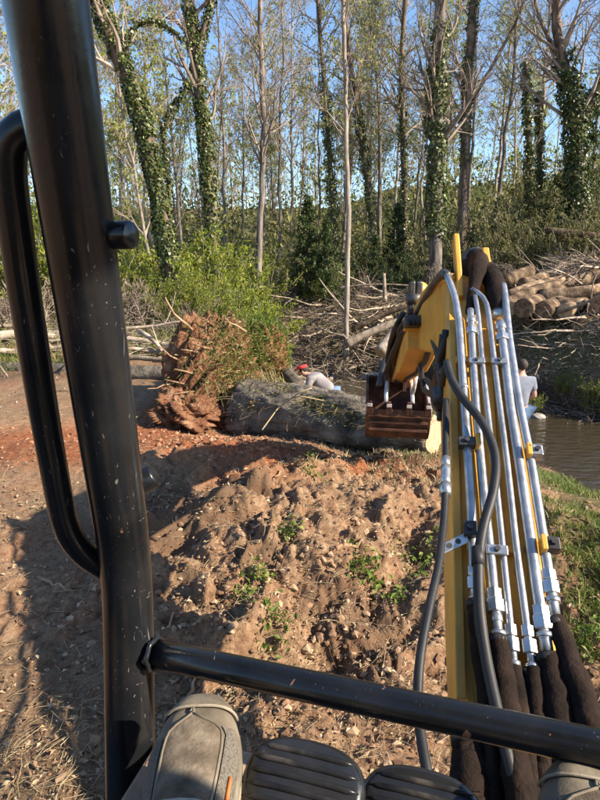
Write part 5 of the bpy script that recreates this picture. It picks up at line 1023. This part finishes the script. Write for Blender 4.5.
for a in (-.62, .92):
    n_ = 40; q = np.linspace(0, 2*math.pi, n_, endpoint=False); ln = .95; pl = np.stack((-.55+np.sign(np.cos(q))*(ln-.27)*(np.abs(np.cos(q)) > 1e-9)+.27*np.cos(q), .285+.275*np.sin(q)), -1); tk = part(MB().prism(pl, mf, UP, mr, mr*a, -.2, .2), 'track', 'tread', None, False, .01)
part(MB().box(mach(.15, -.55, .45), mr*.6, mf*.5, UP*.24), 'undercarriage', 'dsteel', None, False, .03)
# joysticks beside the seat
for a in (-.12, .52): part(MB().ring_tube([mach(a, -.25, 1.3), mach(a, -.22, 1.55), mach(a, -.21, 1.62)], [.014, .014, .024], 12), 'control_lever', 'pedal', None, True)

# ------------------------------------------------------------------ the operator's legs and shoes
M['suede'] = mat('tan_suede', [(.28, (.085, .068, .046)), (.5, (.165, .138, .098)), (.72, (.26, .222, .165))], 18, .92, 0, .4, 140, .002); M['vamp'] = mat('brown_vamp', [(.3, (.055, .042, .028)), (.5, (.12, .092, .062)), (.72, (.23, .185, .13))], 34, .9, 0, .6, 160, .003)
M['meshc'] = mat('grey_mesh', [(.35, (.06, .052, .042)), (.6, (.135, .118, .095))], 420, .9, 0, .5, 300, .001); M['sole'] = mat('worn_sole', [(.3, (.16, .13, .09)), (.7, (.30, .255, .19))], 20, .85, 0, .4, 90, .003); M['lace'] = mat('lace', [(.3, (.20, .18, .15)), (.7, (.38, .35, .3))], 60, .9); M['orange'] = mat('orange_mark', [(.3, (.5, .13, .03)), (.7, (.6, .2, .06))], 20, .7)
op = thing('person', "seated operator's legs in dark trousers with tan trail shoes on the machine floor", 'person', (0, 0, FZ))
SY = [0, .02, .05, .1, .15, .19, .22, .245, .265, .28, .291, .298]; SW = [.022, .033, .037, .039, .043, .048, .050, .047, .041, .033, .024, .010]; SH = [.085, .10, .105, .11, .098, .083, .074, .068, .062, .055, .047, .036]; SC = [0, 0, 0, 0, .001, .002, .003, .004, .004, .004, .004, .003]
def shoe(toe, yaw, flip):
    c, s = math.cos(yaw), math.sin(yaw); PT = R(16); cP, sP = math.cos(PT), math.sin(PT); base = np.array((toe[0]-(-s)*.298*cP, toe[1]-c*.298*cP, FZ+.004))
    def W(x, y, z): y, z = y*cP-z*sP, y*sP+z*cP; return base+np.array((c*x*flip-s*y, s*x*flip+c*y, z))
    def U(y, a, off=0):
        w, h, cc = (np.interp(y, SY, q) for q in (SW, SH, SC)); ca, sa = math.cos(a), math.sin(a); x = cc+(w+off)*math.copysign(abs(ca)**.72, ca); z = .024+(h-.024+off)*abs(sa)**.8; return W(x, y+off*max(0, (y-.26)/.04), z)
    an = np.linspace(0, math.pi, 25); secs = [np.array([U(y, a) for a in an]+[W(np.interp(y, SY, SC), y, .02)]) for y in np.concatenate((np.linspace(0, .24, 16), np.linspace(.25, .298, 12)))]
    sh = MB().sweep(secs).build('shoe', M['suede'], op, True)
    def patch(ys, alo, ahi, off, m, name, na=14):
        V = []; 
        for y in ys:
            a0, a1 = alo(y), ahi(y)
            for a in np.linspace(a0, a1, na): V.append(U(y, a, off))
        k_, q = len(ys), na; return MB().add(V, [(i*q+j, i*q+j+1, (i+1)*q+j+1, (i+1)*q+j) for i in range(k_-1) for j in range(q-1)]).build(name, M[m], sh, True)
    lo = lambda y: R(63)+R(34)*sm((y-.235)/.03); hi = lambda y: R(118)-R(26)*sm((y-.235)/.03)
    patch(np.linspace(.135, .262, 16), lo, hi, .0022, 'vamp', 'vamp'); patch(np.linspace(.12, .245, 14), lambda y: R(24)+R(14)*sm((y-.2)/.05), lambda y: lo(y)-R(5)-R(4)*sm((y-.22)/.03), .0015, 'meshc', 'mesh_panel'); patch(np.linspace(.12, .235, 14), lambda y: hi(y)+R(6), lambda y: R(152), .0015, 'meshc', 'mesh_panel')
    patch(np.linspace(.272, .298, 8), lambda y: R(6), lambda y: R(174), .003, 'suede', 'toe_cap', 24)
    for f in (lo, hi): MB().ring_tube([U(y, f(y), .002) for y in np.linspace(.135, .262, 18)], .0016, 6).build('seam', M['suede'], sh, True)
    MB().ring_tube([U(.262+.006*math.sin(math.pi*q), lo(.262)+(hi(.262)-lo(.262))*q, .002) for q in np.linspace(0, 1, 8)], .0016, 6).build('seam', M['suede'], sh, True)
    MB().ring_tube([U(.27, a, .003) for a in np.linspace(R(8), R(172), 22)], .0018, 6).build('seam', M['sole'], sh, True)
    for f in (R(60), R(120)): MB().ring_tube([U(y, f, .004) for y in np.linspace(.06, .152, 10)], .005, 8).build('eyelet_stay', M['suede'], sh, True)
    patch(np.linspace(.06, .155, 8), lambda y: R(66), lambda y: R(114), .003, 'dark_cloth', 'tongue')
    for y in (.147, .13, .112, .094): MB().ring_tube([U(y+.005*math.sin(q*3), R(58)+R(64)*q, .008+.003*math.sin(math.pi*q)) for q in np.linspace(0, 1, 9)], .0026, 8).build('lace', M['lace'], sh, True)
    MB().ring_tube([U(.152, R(85), .010), U(.14, R(95), .014), U(.12, R(92), .014)], .0024, 8).build('lace', M['lace'], sh, True)
    MB().ring_tube([U(.19, R(42), .003), U(.16, R(40), .003)], .0022, 6).build('accent_stitch', M['orange'], sh, True)
    out = []
    for k_ in range(40):
        a = 2*math.pi*k_/40; yy = .149-.158*math.cos(a); yc = min(max(yy, .0), .298); out.append((np.interp(yc, SY, SC)+math.copysign(1, math.sin(a))*(np.interp(yc, SY, SW)*.9+.007)*min(1, abs(math.sin(a))**.45)*1.0, yy))
    out = np.array(out); secs = [np.array([W(x*f, .149+(y-.149)*f, z) for x, y in out]) for f, z in ((.93, 0), (1, .005), (1.0, .013), (.985, .015), (1.0, .018), (.985, .027), (.9, .031))]
    MB().sweep(secs).build('sole', M['sole'], sh, True)
    fd = np.array((-s, c, 0)); rd_ = np.array((c, s, 0)); part(MB().prism([(.05, .0), (.262, .0), (.262, .062), (.05, .0035)], fd, UP, rd_, base+np.array((0, 0, -.0035)), -.036, .036), 'foot_rest', 'mud', None, False, .004)
    return W(0, .075, .09)
tL = P(201, 697, .69); tR = P(580, 765, .60); aL = shoe((tL[0], tL[1]), R(3), 1); aR = shoe((tR[0], tR[1]), R(-14), -1)
J = {'pelvis': (.20, -.45, 1.50, .15), 'hip_l': (.08, -.40, 1.50, .10), 'kn_l': (-.20, -.14, 1.50, .072), 'sh_l': (aL[0]-.03, aL[1]-.26, 1.30, .055), 'an_l': (aL[0], aL[1]-.06, aL[2], .042), 'hip_r': (.32, -.43, 1.50, .10), 'kn_r': (.42, -.14, 1.50, .072), 'sh_r': (aR[0]+.02, aR[1]-.26, 1.30, .055), 'an_r': (aR[0], aR[1]-.06, aR[2], .042)}
skin('trousers', J, chain('pelvis', 'hip_l', 'kn_l', 'sh_l', 'an_l')+chain('pelvis', 'hip_r', 'kn_r', 'sh_r', 'an_r'), M['dark_cloth'], op)
